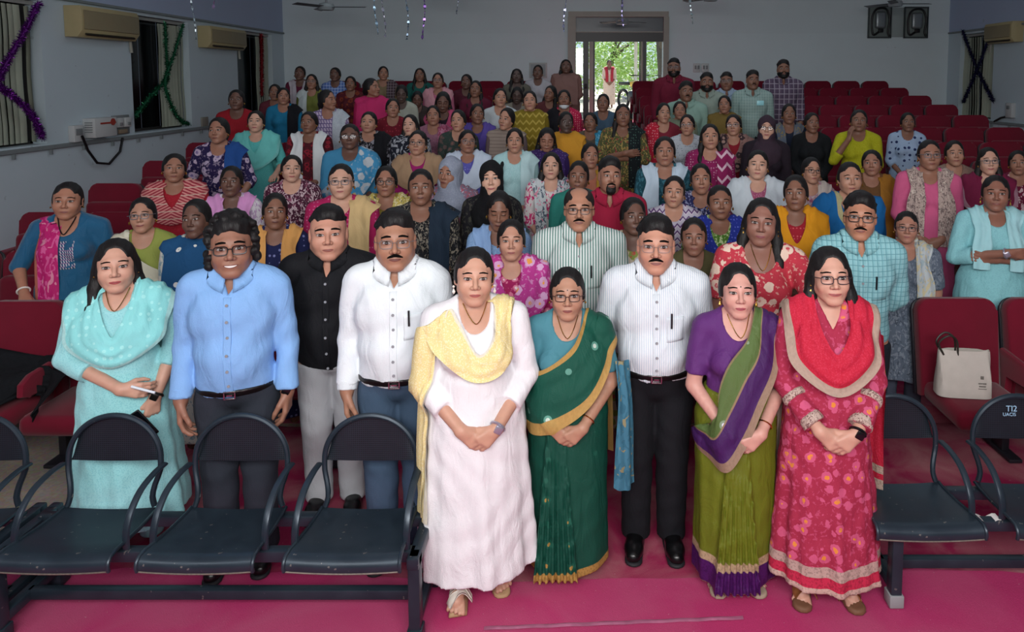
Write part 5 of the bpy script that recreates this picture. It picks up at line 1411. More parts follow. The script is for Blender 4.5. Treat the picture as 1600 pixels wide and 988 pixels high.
link('saree_end', drape('saree_end', tail, 30, 16, f6, .008, .010, 2.2, .2), fabric('#41788f', 'leaf', '#356a80', '#8f8a6a', 1.4, .6), r)
STR = fabric('#e2e8ec', 'stripe', '#bcc9d8', sc=.62, rough=.65)
sp, r, o = man('person in white pinstripe shirt and black trousers', .36, 3.40, 1.665, dict(g=1.02, hs=1.10, arms='back', belly=.8, moustache=True, wide=1.02, jaw=1.06), '#bd8b76', 'short', STR, '#96605a', 1.97, .865, '#14161b', glass=('rect', .0008), fm=STEELF)
sp, r, f8 = saree('person in purple blouse and olive green saree with purple border', .71, 3.15, 1.49, dict(g=1.0, hs=1.07, arms='clasp', wide=1.0, bindi=True, feet=True, stance=.08), '#c8968a', '#a8505a', fabric('#5c2c70', rough=.5),
    fabric('#67701f', None, rough=.32, hem=[(.0, .05, '#a98f7a'), (.05, .16, '#4c1c5e'), (.16, .20, '#b39a7c')]), fabric('#556b3a', 'motif', '#7f957a', '#d8d8e8', 1.0, .4, uv=((.0, .04, '#8a7a5a'), (.42, .46, '#9a8062'), (.46, .86, '#4a2462'), (.86, 1.0, '#a08470'))),
    [[(-.14, -.10, .86), (-.19, -.02, .80), (-.20, .06, .74)], [(-.13, -.17, .93), (-.14, -.19, .80), (-.10, -.20, .66)], [(-.115, -.165, 1.06), (-.06, -.20, .94), (.0, -.21, .78)], [(-.07, -.16, 1.17), (.01, -.185, 1.08), (.085, -.19, .97)],
     [(.02, -.12, 1.27), (.085, -.14, 1.20), (.165, -.13, 1.12)], [(.065, -.03, 1.35), (.115, -.03, 1.335), (.195, -.02, 1.27)], [(.06, .08, 1.34), (.12, .10, 1.30), (.20, .08, 1.23)], [(.06, .16, 1.1), (.13, .17, 1.1), (.21, .14, 1.08)], [(.05, .18, .6), (.13, .19, .6), (.22, .16, .6)]], 1, -.02, yaw=.0, bang=[(-1, GOLD, 4), (1, GOLD, 1)], ear=1, folds=[(.03, 6, 1.0, 1), (.025, 11, 2.0, 1), (.015, 17, 0, 1)])
sandal(sp, r, plain('tan_strap', '#b39a86', .6), plain('beige_sole', '#a3927f', .7), .02, 'band')
# woman in red
RD = fabric('#a32c48', 'floral', '#c8557a', '#e08a3c', .95, .75, hem=[(.11, .145, '#c7a79c'), (.145, .19, '#c02a4a'), (.19, .235, '#b89a92')])
sp, r, o = woman('person with glasses in red floral kurta and red stole', 1.10, 3.07, 1.585, dict(g=.94, hs=1.04, arms='clasp', smile=1, feet=True, stance=.085, toe=.3, head=(-.06, -.13, -.03)), '#c49684', '#a85a58', 'loose', RD, 1.86, .11, (.255, .22), [(.045, 9, .3, 1.2), (.03, 14, 1.6, 1.2), (.018, 21, .2, 1)], ('v', .05, .11), .010, ('rect', .0017), plain('dark_frame', '#26222e', .3), 1, yaw=-.06, pants='#b8203c')
link('stole', drape('stole', VD(1.0, 1.0, 1.17, .068, .35), 96, 20, o, .006, .007, 2.6, .3), fabric('#bb1f39', 'fine', '#c4304a', rough=.7, uv=((.80, 1.0, '#b9a091'),)), r)
watch(sp, r, 1); sandal(sp, r, plain('brown_strap', '#9a6238', .5), plain('tan_sole', '#6e4a34', .7), .022, 'band')
CUF = fabric('#bfa79c', 'leaf', '#7a5a58', '#d0bcb0', .35)
for k in (-1, 1):
    a = sp['A'][k]; e, w = a['e'], a['w']
    for q0, q1 in ((.28, .40), (.70, .86)):
        c0, c1 = e+(w-e)*q0, e+(w-e)*q1; r0 = .0595-.013*q0; r1 = .0605-.009*q1
        link('sleeve_band', surf('sleeve_band', [('rcc', c0, c1, r0, r1, 0), ('plane', c0, (c0-c1)/np.linalg.norm(c1-c0))], tuple(np.minimum(c0, c1)-.08), tuple(np.maximum(c0, c1)+.08), .008), CUF, r)
link('stole_end', drape('stole_end', [[(.17, .10, 1.2), (.215, .07, 1.2), (.25, .02, 1.2)], [(.20, .12, .95), (.255, .09, .95), (.285, .05, .95)], [(.20, .14, .7), (.26, .12, .7), (.29, .08, .7)], [(.20, .16, .42), (.265, .14, .42), (.30, .10, .42)]], 34, 12, o, .008, .006, 2), fabric('#bb1f39', 'fine', '#c4304a', rough=.7, hem=[(.42, .47, '#b9a091'), (.50, .54, '#b9a091')]), r)
# ------------------------------------------------------------------ second row
TE = fabric('#8cc4cc', 'check', '#4f8c98', '#a4d2d6', .55, .7)
sp, r, o = man('person with glasses in teal checked shirt, hands behind back', 1.58, 3.96, 1.69, dict(g=.93, hs=1.05, arms='back', moustache=True, hf=.0055), '#b58168', 'short', TE, '#965c52', 1.40, .72, '#1c222a', False, glass=('rect', .0022), shoes=True, cuff=False, res=.010)
GS = fabric('#dbe4e2', 'stripe', '#3f7a72', sc=.95, rough=.7)
sp, r, o = man('person with glasses in green striped shirt', -.02, 4.2, 1.69, dict(g=1.12, hs=1.05, arms='down', moustache=True, belly=.5, wide=1.04, hf=.0055, coarsehands=True), '#b08069', 'thin', GS, '#8f5c54', 1.0, .84, '#2a2e36', glass=('rect', .0016), cuff=False, res=.010, hairc='#1c1918', shoes=True)
A12 = {1: dict(e=(.245, -.20, 1.10), w=(.06, -.40, 1.135), hd=(-.75, -.6, .02), hn=(.1, .2, -1), th=1, curl=.22), -1: 'down'}
sp, r, o = woman('person in red and cream floral dress resting a hand on a shoulder', .99, 3.85, 1.68, dict(g=1.14, hs=1.03, arms=A12, wide=1.04, hf=.0055, head=(-.12, -.12, .05)), '#8c6255', '#8a4a50', 'loose', fabric('#c23a4a', 'floral', '#e8cdbb', '#c9505a', 1.25, .75), .8, .4, (.25, .21), neck=('o', .085, .13), ear=1, pants='#5a2030', res=.0115)
chain(sp, r, torso(sp, .004), low=.12)
A15 = {-1: dict(e=(-.27, -.03, 1.03), w=(-.215, -.20, .885), hd=(.35, -.75, -.35), hn=(0, -.3, -1), th=1, curl=.25), 1: 'down'}
sp, r, o = woman('person in peacock blue kurta with magenta stole on one shoulder', -3.48, 4.71, 1.53, dict(g=1.2, hs=1.08, arms=A15, wide=1.08, hf=.0055, head=(.12, -.10, .06)), '#a87862', '#8f5650', 'tied', fabric('#12587f', rough=.35, sheen=.2), 1.05, .4, (.26, .22), neck=('o', .075, .12), flare=.012, ear=0, pants='#10304a', res=.0115)
link('stole', drape('stole', SIDE(-1, .62, .02, .17), 60, 12, o, .006, .006, 2), fabric('#c01f70', 'leaf', '#d85a98', '#e08aa8', 1.6, .5, uv=((.88, 1, '#c07060'),)), r)
front_patch('embroidery', o[:-3], (-.02, .07), (1.02, 1.21), .003, fabric('#1d4a74', 'brick', '#c8c4cc', '#8a5a90', .45, .5), r, 10)
band(sp, r, -1, .9, .036, .006, plain('white_bangle', '#e4e0da', .4)); chain(sp, r, o[:-3], BLKF, .11, .004)
MB().box((0, 0, 0), (.15, .085, .02), .008, 3).obj('wallet', plain('tan_leather', '#8a5424', .45)); wa = bpy.data.objects['wallet']; wa.location = at(66, 482, 4.36); wa.rotation_euler = (.15, -.1, .2); tag(wa, 'tan leather wallet lying on the top edge of the red seat', 'wallet')
sp, r, o = woman('person in light blue kurta and stole with arms folded', 2.82, 4.76, 1.57, dict(g=1.16, hs=1.04, arms='cross', wide=1.05, smile=1, hf=.0055), '#8d6252', '#8a5048', 'tied', fabric('#8fcfd6', 'fine', '#84c3cc', rough=.7), 1.35, .4, (.26, .22), ear=1, pants='#7fc0ca', res=.0115)
link('stole', drape('stole', HANG(.98, .06, .16), 70, 12, o, .006, .006, 2), fabric('#a6dbe2', rough=.7), r); watch(sp, r, -1, m=plain('watch_silver', '#a8a4b4', .3, .6))
sp, r, o = woman('person with glasses in slate kurta and pale patterned stole', 2.16, 4.63, 1.46, dict(g=1.16, hs=.95, arms='down', wide=1.08, hf=.0055, coarsehands=True), '#a87a68', '#9a5a56', 'tied', fabric('#5f6c7c', 'leaf', '#7d8996', '#4c5866', .8), .9, .4, (.25, .21), glass=('rect', .0016), fm=plain('dark_frame', '#26222e', .3), pants='#4a5262', res=.0115)
link('stole', drape('stole', HANG(.95, .05, .165), 70, 14, o, .006, .007, 2), fabric('#b9c4c8', 'leaf', '#c9c2a0', '#9fb4bc', 1.2), r)
sp, r, o = woman('person in magenta floral stole behind the white and green dresses', -.41, 4.0, 1.53, dict(g=1.02, hs=1.0, arms='down', hf=.0055, coarsehands=True), '#b98a76', '#a05a58', 'tied', fabric('#a01f5a', 'floral', '#d87a9a', '#e8d8d8', .8), 1.3, .4, (.25, .21), pants='#7a2048', res=.0115)
link('stole', drape('stole', VD(1.1, .95, 1.16, .06, .9), 80, 16, o, .006, .008, 3), fabric('#b83a8e', 'floral', '#d8a8d0', '#e8a050', 1.3, .7), r)
A16 = {1: dict(e=(.225, -.04, 1.03), w=(.15, -.225, 1.13), hd=(-.15, -.25, 1), hn=(-.9, -.3, .1), th=1, curl=.5), -1: 'down'}
sp, r, o = woman('person in dark olive kurta holding up a black phone', .69, 4.30, 1.48, dict(g=1.05, hs=1.03, arms=A16, wide=1.06, hf=.0055), '#8d6454', '#8a5048', 'tied', fabric('#4f4c30', rough=.8), 1.0, .45, (.25, .21), pants='#2c2a24', res=.0115)
phone(r, (.105, -.275, 1.21), (-.1, .12, .3), 'black mobile phone held up between pinstripe shirt and purple blouse')
# ------------------------------------------------------------------ the audience: shared templates, every person an individual
POS = {
'a1':(-3.25,5.57,1.51,1.08), 'a2':(-3.33,6.43,1.63,1.00), 'a3':(-3.39,7.30,1.53,1.00), 'a4':(-2.70,5.37,1.56,0.92), 'a5':(-2.84,7.30,1.52,1.03),
'a6':(-2.39,5.75,1.48,1.03), 'a7':(-2.13,6.43,1.57,1.05), 'a8':(-2.28,7.50,1.51,1.03), 'a9':(-1.70,4.92,1.63,1.01), 'a10':(-1.51,5.37,1.56,0.98),
'a11':(-2.04,4.62,1.59,0.85), 'a12':(-2.40,4.32,1.60,0.85), 'a13':(-2.92,4.62,1.56,0.86), 'b1':(-4.01,8.17,1.61,1.06), 'b2':(-3.83,9.03,1.50,0.97),
'b3':(-4.23,9.70,1.54,0.90), 'b4':(-4.57,11.43,1.57,0.97), 'b5':(-4.05,10.56,1.56,0.94), 'b6':(-4.00,11.43,1.55,1.01), 'b7':(-3.47,10.56,1.53,0.94),
'b8':(-2.95,8.17,1.61,0.94), 'b9':(-2.69,9.03,1.62,1.00), 'b10':(-3.22,11.43,1.57,0.97), 'b11':(-2.63,11.43,1.54,1.01), 'b12':(-2.12,10.36,1.58,0.96),
'b13':(-2.39,9.32,1.53,0.86), 'b14':(-2.20,8.17,1.51,0.94), 'b15':(-2.30,9.82,1.44,0.84), 'b16':(-1.79,7.30,1.49,0.87), 'b17':(-1.69,7.97,1.56,0.89),
'b18':(-1.66,8.39,1.58,0.99), 'b19':(-1.51,6.43,1.51,1.01), 'c1':(-1.29,7.30,1.54,0.87), 'c2':(-1.19,7.97,1.58,0.92), 'c3':(-0.79,7.30,1.56,0.89),
'c4':(-1.11,6.78,1.49,1.04), 'c5':(-0.62,6.43,1.53,0.91), 'c6':(-0.35,6.90,1.50,0.98), 'c7':(-1.02,5.37,1.63,0.96), 'c8':(-0.64,4.92,1.65,0.86),
'c9':(-1.09,4.71,1.62,0.98), 'c10':(-0.26,5.79,1.50,0.95), 'c11':(-0.54,4.50,1.62,0.88), 'c12':(-0.41,4.00,1.53,0.90), 'd1':(-1.75,10.66,1.56,0.99),
'd2':(-1.47,9.70,1.59,0.90), 'd3':(-1.03,8.83,1.62,1.01), 'd4':(-1.00,10.76,1.52,0.99), 'd5':(-0.72,11.43,1.59,0.93), 'd6':(-0.27,11.62,1.56,1.07),
'd7':(-0.90,9.70,1.50,0.86), 'd8':(-0.61,8.17,1.60,0.94), 'd9':(-0.45,9.82,1.52,0.98), 'd10':(-0.23,8.83,1.60,0.98), 'd11':(-0.17,7.30,1.52,0.92),
'd12':(0.09,7.97,1.48,0.92), 'd13':(0.26,8.83,1.55,0.88), 'd14':(0.07,6.23,1.54,0.86), 'd15':(-0.03,5.37,1.60,0.82), 'e1':(0.42,7.30,1.60,0.89),
'e2':(0.19,4.87,1.68,0.98), 'e3':(0.68,5.79,1.63,1.08), 'e4':(1.17,6.43,1.57,1.00), 'e5':(0.67,5.10,1.52,0.92), 'e6':(0.91,5.37,1.58,0.90),
'e7':(0.93,4.71,1.51,1.00), 'e8':(0.33,4.50,1.58,0.98), 'e9':(1.39,5.55,1.54,0.98), 'e10':(1.09,7.30,1.49,0.89), 'e11':(1.57,7.30,1.49,0.98),
'e12':(1.81,6.90,1.62,0.95), 'e13':(0.92,7.97,1.59,0.86), 'e14':(1.16,8.39,1.47,0.93), 'f1':(1.77,8.77,1.53,0.94), 'f2':(2.34,7.97,1.58,0.89),
'f3':(2.45,7.50,1.50,0.89), 'f4':(1.28,9.89,1.77,1.24), 'f5':(1.30,8.83,1.70,1.05), 'f6':(1.63,9.25,1.69,1.09), 'f7':(1.98,9.70,1.70,1.00),
'f8':(2.23,9.25,1.72,0.99), 'f9':(2.81,9.89,1.75,1.17), 'e15':(0.64,4.00,1.55,0.95), 'g1':(2.87,7.30,1.54,1.00), 'g2':(3.69,7.97,1.48,0.89),
'g3':(2.51,6.07,1.49,1.02), 'g4':(2.76,5.57,1.62,0.97), 'g5':(3.31,6.23,1.56,0.81), 'g6':(3.36,5.79,1.54,0.82), 'g7':(3.88,6.23,1.47,0.91),
'g8':(2.89,4.92,1.58,0.96), 'g9':(1.89,5.77,1.46,0.88), 'g10':(1.96,5.12,1.62,0.98), 'g11':(1.44,4.71,1.58,0.93), 'g12':(2.22,4.50,1.54,0.86),
'h10':(1.58,4.00,1.71,1.03), 'h12':(0.99,3.85,1.68,0.97), 'h11':(-0.02,4.20,1.69,1.01), 'h15':(-3.48,4.71,1.53,1.09)}
TP = {'a': dict(head=(0, -.13, 0)), 'b': dict(head=(.20, -.12, .07)), 'c': dict(head=(-.20, -.12, -.07)), 'd': dict(head=(.04, .20, .05), eye=.3), 'e': dict(head=(.05, -.13, 0), g=1.18, wide=1.08, nk=1.1),
      'p': dict(head=(1.0, -.1, 0)), 'q': dict(head=(-.42, -.08, .1)), 's': dict(head=(0, -.14, -.04), smile=1, wide=1.03), 'f': dict(head=(-.08, -.12, .05), g=1.08, wide=1.05, jaw=1.08),
      'm': dict(head=(0, -.13, 0), male=True, jaw=1.06), 'n': dict(head=(.15, -.13, .06), male=True, moustache=True), 'o': dict(head=(-.12, -.13, -.04), male=True, g=1.08, wide=1.04)}
_C = {}
def cache(k, fn):
    if k not in _C: _C[k] = fn()
    return _C[k]
def tsp(t, arms): return cache(('sp', t, arms), lambda: setup(dict(lod=1, arms=arms, **TP[t])))
def gsp(t, arms): return cache(('g', TP[t].get('g', 1.0), bool(TP[t].get('male')), arms), lambda: setup(dict(lod=1, arms=arms, g=TP[t].get('g', 1.0), male=bool(TP[t].get('male')))))
def gk(t, arms): return (TP[t].get('g', 1.0), bool(TP[t].get('male')), arms)
CFOLD = [(.03, 7, .4, 1.2), (.02, 11, 1.9, 1.4)]
ARMS['face'] = lambda k, m: dict(e=(-.245, -.12, 1.06), w=(-.115, -.17, 1.30), hd=(.12, .15, 1), hn=(.9, .4, 0), th=1, curl=.4) if k < 0 else ARMS['slim'](k, m)
SLV = {'h': .85, 't': 1.35, 'l': 1.9}
def kurta_ops(t, arms, sl): return cache(('ko', gk(t, arms), sl), lambda: top_ops(gsp(t, arms), .013, SLV[sl], .8, ('o', .068, .095), .008, (1.0, .08, .205, .165, CFOLD)))
def kurta_me(t, arms, sl): return cache(('km', gk(t, arms), sl), lambda: surf('kurta', kurta_ops(t, arms, sl), (-.42, -.36, .05), (.42, .36, 1.44), (.015, .015, .019)))
def shirt_me(t, arms, sl):
    return cache(('sm', gk(t, arms), sl), lambda: surf('shirt', top_ops(gsp(t, arms), .017, SLV[sl], .74, ('v', .032, .08), .004, wr=.003), (-.42, -.36, .7), (.42, .36, 1.44), .0145))
DR = {'v': lambda: (VD(), 60, 13, .006, 3), 'V': lambda: (VD(1.15, .97, 1.16, .065, .9), 60, 13, .007, 3), 'h': lambda: (HANG(), 56, 10, .005, 2), 'H': lambda: (HANG(.8, .05, .17), 56, 11, .006, 2),
      'l': lambda: (SIDE(-1), 46, 10, .006, 2), 'r': lambda: (SIDE(1), 46, 10, .006, 2), 'P': lambda: (PALLU(1, .8, .8), 60, 15, .004, 2.5), 'Q': lambda: (PALLU(-1, .8, .8), 60, 15, .004, 2.5),
      'w': lambda: ([[(-.10, .16, .75), (0, .17, .75), (.10, .16, .75)], [(-.16, .14, 1.1), (0, .16, 1.1), (.16, .14, 1.1)], [(-.2, .05, 1.29), (0, .1, 1.37), (.2, .05, 1.29)], [(-.18, -.09, 1.26), (0, -.09, 1.34), (.18, -.09, 1.26)], [(-.19, -.16, 1.1), (0, -.17, 1.15), (.19, -.16, 1.1)], [(-.185, -.18, .85), (0, -.2, .85), (.185, -.18, .85)]], 50, 17, .005, 3)}
def drape_me(t, arms, sl, d):
    def mk():
        rows, nu, nv, fo, nf = DR[d](); return drape('stole', rows, nu, nv, kurta_ops(t, arms, sl), .007, fo, nf)
    return cache(('dm', gk(t, arms), sl, d), mk)
S = {'1': '#c69c88', '2': '#b0846f', '3': '#9a6f5c', '4': '#825c4b', '5': '#694b40', '6': '#53423d'}
LP = {'1': '#a85c5c', '2': '#94544e', '3': '#7e463e', '4': '#663a34', '5': '#50302c', '6': '#44302e'}
F = fabric
def crowd(i, t, hair, sk, top, d=None, df=None, label='', sl='t', arms='slim', gl=None, ex='', dx=0, hj=None):
    X, Y, h, hs = POS[i]; male = bool(TP[t].get('male')); a = math.atan2(-X, Y); s = h/1.6; sxy = .45*s+.55*min(max(hs, .88), 1.12)
    if male: sxy = .6*s+.4*min(hs, 1.1)
    r = empty('person', (X, Y, floor_z(Y)+(.006 if Y < STEP0 else 0)), .6*a+dx, (sxy, sxy, s)); tag(r, label, 'person', 'audience standing among the seats')
    sp = tsp(t, arms)
    bm = cache(('b', t, arms), lambda: body_mesh(sp))
    add_body(sp, r, S[sk], LP[sk], me=bm)
    if hj: link('head_scarf', cache(('hj', t), lambda: HIJAB(sp)), hj, r)
    else: link('hair', cache(('h', t, hair), lambda: hair_mesh(sp, hair)), hairmat(), r)
    if male:
        so = link('shirt', shirt_me(t, arms, sl), top, r)
        link('collar', cache(('col', gk(t, arms)), lambda: collar_mesh(gsp(t, arms), torso(gsp(t, arms), .017))), top, so)
        link('trousers', cache(('tr', gk(t, arms)), lambda: surf('trousers', trouser_ops(gsp(t, arms), .014, .82, zlo=.004), (-.30, -.27, -.01), (.30, .25, .86), .02)), F('#23262e'), r)
        if 'c' in ex: link('beard', cache(('bc', t), lambda: beard_mesh(sp, False)), hairmat(), r)
        if 'b' in ex: link('beard', cache(('bd', t), lambda: beard_mesh(sp, True)), hairmat(), r)
    else:
        link('kurta', kurta_me(t, arms, sl), top, r)
        if d: link('stole', drape_me(t, arms, sl, d), df or top, r)
        if not hj and not 'n' in ex:
            for k in (-1, 1):
                def em():
                    c = sp['hc']+sp['R']@(V3(k*.082*sp.get('wide', 1), -.002, -.038)*sp['hs']); b = MB(); b.lathe([(.002, -.016), (.008, -.004), (.002, .007)], tuple(c), 8); m = b.mesh('earring', True); m.materials.append(GOLD); return m
                link('earring', cache(('er', t, k), em), None, r)
    if gl:
        go = link('glasses', cache(('gl', t, gl), lambda: glasses_mesh(sp, gl, .0021)), BLKF if 's' not in ex else STEELF, r); link('lens', cache(('ln', t, gl), lambda: lens_mesh(sp, gl)), glassmat(), go)
    if 'k' in ex:
        def mk():
            h = list(sp['ho'])+[('infl', .007), ('zmax', -.075), ('zmin', -.125), ('plane', V3(0, .0, 0), V3(0, 1, 0))]
            return surf('face_mask', [('grp', sp['hc'], sp['R'], sp['hs'], h, 0, .3)], (-.12, -.15, 1.3), (.12, .06, 1.46), .0075)
        link('face_mask', cache(('mk', t), mk), F('#d5dade'), r)
    return r
crowd('a1', 'b', 'braid', '3', F('#a01c2c', 'fine', '#b02a38'), 'v', F('#9a3040', 'hstripe', '#d08a86', '#c9b0a0', .6), 'person in red kurta and striped maroon stole')
crowd('a2', 'c', 'tied', '3', F('#241c48', 'floral', '#b9a8c0', '#7a6a98', 1.2), 'r', F('#1f4a8c'), 'person in navy floral kurta with blue stole leaning on a seat', arms='rest')
crowd('a3', 'a', 'tied', '1', F('#58b8b6', 'fine', '#66c4c0'), 'V', F('#6cc4bf', uv=((.9, 1, '#7fd0cc'),)), 'person in turquoise kurta and turquoise stole by the left wall', arms='rest')
crowd('a4', 'a', 'tied', '5', F('#d8d4dc', 'leaf', '#b8a0c0', '#e0d8e0'), 'H', F('#d596cc'), 'person in lavender pink stole over white kurta')
crowd('a5', 'c', 'tied', '4', F('#4a1420', 'floral', '#8a2030', '#4a1420', 1.0), 'H', F('#d3d8da'), 'person in maroon kurta with a long white scarf', sl='l')
crowd('a6', 'b', 'tied', '1', F('#4a1c34', 'leaf', '#c9b4bc', '#8a5068', .8), None, None, 'person in dark maroon kurta with small white print')
crowd('a7', 'e', 'tied', '5', F('#3f86ae'), 'P', F('#3f8fbd', 'floral', '#b9c4cc', '#8fb4cc', 2.2, .5), 'person with glasses in blue saree with white flowers', gl='rect', ex='s')
crowd('a8', 'f', 'tied', '2', F('#16161c', 'leaf', '#9a9aa4', '#60606c', .9), 'r', F('#121218'), 'person in black kurta printed with grey leaves')
crowd('a9', 'e', 'tied', '1', F('#a81f58', 'dots', '#c06a90', '#c06a90', .5), 'r', F('#cbb07f'), 'person with glasses in magenta pink kurta and beige sash', gl='rect', ex='s', sl='l')
crowd('a10', 'a', 'tied', '3', F('#8a7a30', 'fine', '#a0904a'), 'H', F('#c9b860', 'leaf', '#e4dcb0', '#6a6a50', .8), 'person with round glasses in yellow printed shawl', gl='round')
crowd('a11', 'b', 'tied', '4', F('#1e2550', 'dots', '#7a80b0', '#a0a4c8', .8), 'H', F('#d8a05c'), 'person in navy kurta with pale orange stole')
crowd('a12', 'c', 'tied', '5', F('#cfd2c8', 'leaf', '#8fa8b0', '#d8d8cc'), 'w', F('#1c4f7c', 'motif', '#e0e4e0', '#1c4f7c', .9), 'person in blue shawl with white tie-dyed diamonds')
crowd('a13', 's', 'tied', '2', F('#8f9a4c'), 'Q', F('#cfcdb8', 'floral', '#d8d8c4', '#b05a68', 2.0), 'person with glasses in off white flowered saree and green blouse', gl='rect', ex='s')
crowd('b1', 'a', 'tied', '5', F('#8c1522'), None, None, 'person in plain red kurta beside the far left window')
crowd('b2', 'b', 'tied', '3', F('#1a6f94'), 'r', F('#0e0f16'), 'person in teal blue kurta with black sash')
crowd('b3', 'a', 'tied', '4', F('#5a2430'), None, None, 'person half hidden in dark maroon behind the teal blue kurta')
crowd('b4', 'f', 'tied', '5', F('#5c1a34'), 'h', F('#b0a8b0'), 'person in wine red with pale collar scarf at the back wall')
crowd('b5', 'a', 'loose', '3', F('#6a7034'), 'l', F('#b9c4c4'), 'person with glasses in olive green with white stole on one shoulder', gl='rect', ex='s')
crowd('b6', 'c', 'tied', '5', F('#5a78b8', 'check', '#c0cce0', '#3a5590', 1.0), None, None, 'person in blue checked top at the back wall')
crowd('b7', 'a', 'tied', '4', F('#4c1420', 'floral', '#7a3420', '#5a1a20', 1.4), None, None, 'person in dark maroon and rust kurta in the back rows')
crowd('b8', 'p', 'tied', '3', F('#8a78a0', 'brick', '#c4b8cc', '#5a4a80', .9), 'r', F('#b8c0c8', 'fine', '#9aa4b4'), 'person in lavender printed kurta looking sideways')
crowd('b9', 'p', 'tied', '3', F('#b02058'), 'w', F('#b82a62'), 'person wrapped in a bright pink shawl, head turned aside')
crowd('b10', 'b', 'tied', '3', F('#7a6a50'), 'r', F('#3a2c34', 'check', '#9a8a90', '#5a4048', .9), 'person in beige with dark checked shawl by the back wall')
crowd('b11', 'a', 'loose', '4', F('#17524c'), None, None, 'person in plain dark green kurta by the back wall')
crowd('b12', 'a', 'tied', '3', F('#b0607c'), 'v', F('#c08a94'), 'person with glasses in dusty pink at the back wall', gl='rect', ex='s')
crowd('b13', 'd', 'tied', '6', F('#a0a498'), None, None, 'person in pale collar looking down in the back rows')
crowd('b14', 'b', 'tied', '3', F('#6c1424', 'dots', '#9a3040', '#9a3040', .8), None, None, 'person in deep red dotted kurta behind the pink shawl')
crowd('b15', 'd', 'tied', '5', F('#3c3230'), None, None, 'person in dark brown looking down, far back')
crowd('b16', 'c', 'loose', '1', F('#1c2230', 'leaf', '#a8acb4', '#1c2230', 1.5), 'w', F('#1a1f2c', 'leaf', '#a4a8b0', '#1a1f2c', 1.8), 'person in black shawl with large white leaves')
crowd('b17', 's', 'tied', '3', F('#8a5a70', 'fine', '#a87a8c'), 'r', F('#9a4a66', 'leaf', '#b88098', '#8a3a58'), 'person in mauve kurta with earrings')
crowd('b18', 'd', 'loose', '5', F('#2a1c28'), 'v', F('#b0486c'), 'person in dark top and pink stole, head bent low')
crowd('b19', 'f', 'tied', '2', F('#9a1e68'), 'v', F('#a08468'), 'person with black glasses in magenta kurta and brown V stole', gl='rect')
crowd('c1', 'c', 'tied', '2', F('#2c3c38', 'floral', '#5a4a48', '#7a5a50', 1.0), None, None, 'person in dark green flowered kurta')
crowd('c2', 'b', 'tied', '4', F('#4a3f8c'), 'v', F('#5a4a9c'), 'person in violet kurta and violet stole')
crowd('c3', 'q', 'tied', '2', F('#6a5a5c'), 'w', F('#7c6c64', 'hstripe', '#a09488', '#5a4c48', .35), 'person wrapped in a brown striped woven shawl')
crowd('c4', 'b', 'tied', '3', F('#5c5cb0', 'dots', '#8a8ad0', '#8a8ad0', .6), 'V', F('#c4d2e4'), 'person with glasses in violet kurta and broad white stole', gl='round', ex='s')
crowd('c5', 'a', 'braid2', '2', F('#a4d0d4', 'fine', '#b8dee0'), 'r', F('#b8d8dc'), 'person in pale aqua kurta')
crowd('c6', 'd', 'loose', '3', F('#34205c'), 'w', F('#38235e', 'dots', '#7a68a0', '#7a68a0', .5), 'person in purple shawl looking down at her lap')
crowd('c7', 'q', 'tied', '3', F('#1e4254'), 'v', F('#7a6f84', 'leaf', '#a85a6a', '#b8bcc8', .7), 'person in grey head scarf over teal dress', hj=F('#8a93a6', 'fine', '#9aa4b4'))
crowd('c8', 's', 'tied', '1', F('#14141a', 'leaf', '#3a3a34', '#14141a', .8), None, None, 'person in black head scarf and black dress', hj=F('#0f1014'))
crowd('c9', 'e', 'tied', '4', F('#121418', 'leaf', '#7a7468', '#3a3a3c', .7), 'r', F('#1a2a3a'), 'person in black floral kurta with navy stole')
crowd('c10', 'a', 'loose', '1', F('#d8d4d4', 'leaf', '#d03a78', '#e8dcdc', 1.4), 'h', F('#c4ccd0', 'leaf', '#5a6a78', '#d88aa0', 1.2), 'person in white kurta with pink flower and printed scarf')
crowd('c11', 'd', 'tied', '4', F('#7fa4d0', 'fine', '#9ab8da'), 'H', F('#86a8d4', rough=.4), 'person in light blue satin stole with eyes lowered')
crowd('d1', 'c', 'tied', '5', F('#4c1828'), None, None, 'person in dark red partly hidden at the back wall')
crowd('d2', 'f', 'loose', '4', F('#5a1830'), None, None, 'person in plain maroon kurta, back rows')
crowd('d3', 'b', 'tied', '2', F('#bcc4c8'), None, None, 'person in plain white kurta in the back rows')
crowd('d4', 'a', 'loose', '6', F('#5c5a50'), None, None, 'person in grey olive before the back wall')
crowd('d5', 'f', 'tied', '5', F('#a8a6ac'), None, None, 'person in pale grey under the framed notice')
crowd('d6', 'e', 'loose', '5', F('#7c5a54'), 'w', F('#80605a'), 'person in dusty brown shawl standing by the doorway')
crowd('d7', 'd', 'loose', '6', F('#8a8478'), None, None, 'person in pale top bending her head')
crowd('d8', 's', 'tied', '2', F('#7a6a1c'), 'w', F('#82701f', 'zig', '#b09c48', '#82701f', 1.5), 'person in mustard shawl with woven trellis pattern')
crowd('d9', 'q', 'loose', '4', F('#5a2c30'), None, None, 'person in brownish red glancing sideways')
crowd('d10', 'a', 'tied', '4', F('#b01c48', 'dots', '#d88a90', '#d88a90', .6), 'l', F('#14121a'), 'person with a white mask pulled under her chin, crimson kurta', ex='k')
crowd('d11', 'b', 'tied', '6', F('#b98428'), 'w', F('#c88f2c', uv=None), 'person wrapped in mustard yellow shawl')
crowd('d12', 'c', 'tied', '4', F('#5a5448'), 'r', F('#2c8ab0', 'leaf', '#7ab8d0', '#2c8ab0'), 'person in grey kurta with bright cyan stole')
crowd('d13', 'f', 'tied', '4', F('#40586c'), None, None, 'person in slate blue kurta before the open door')
crowd('d14', 'b', 'tied', '3', F('#c07860'), 'r', F('#b08830'), 'person in peach blouse with mustard saree end')
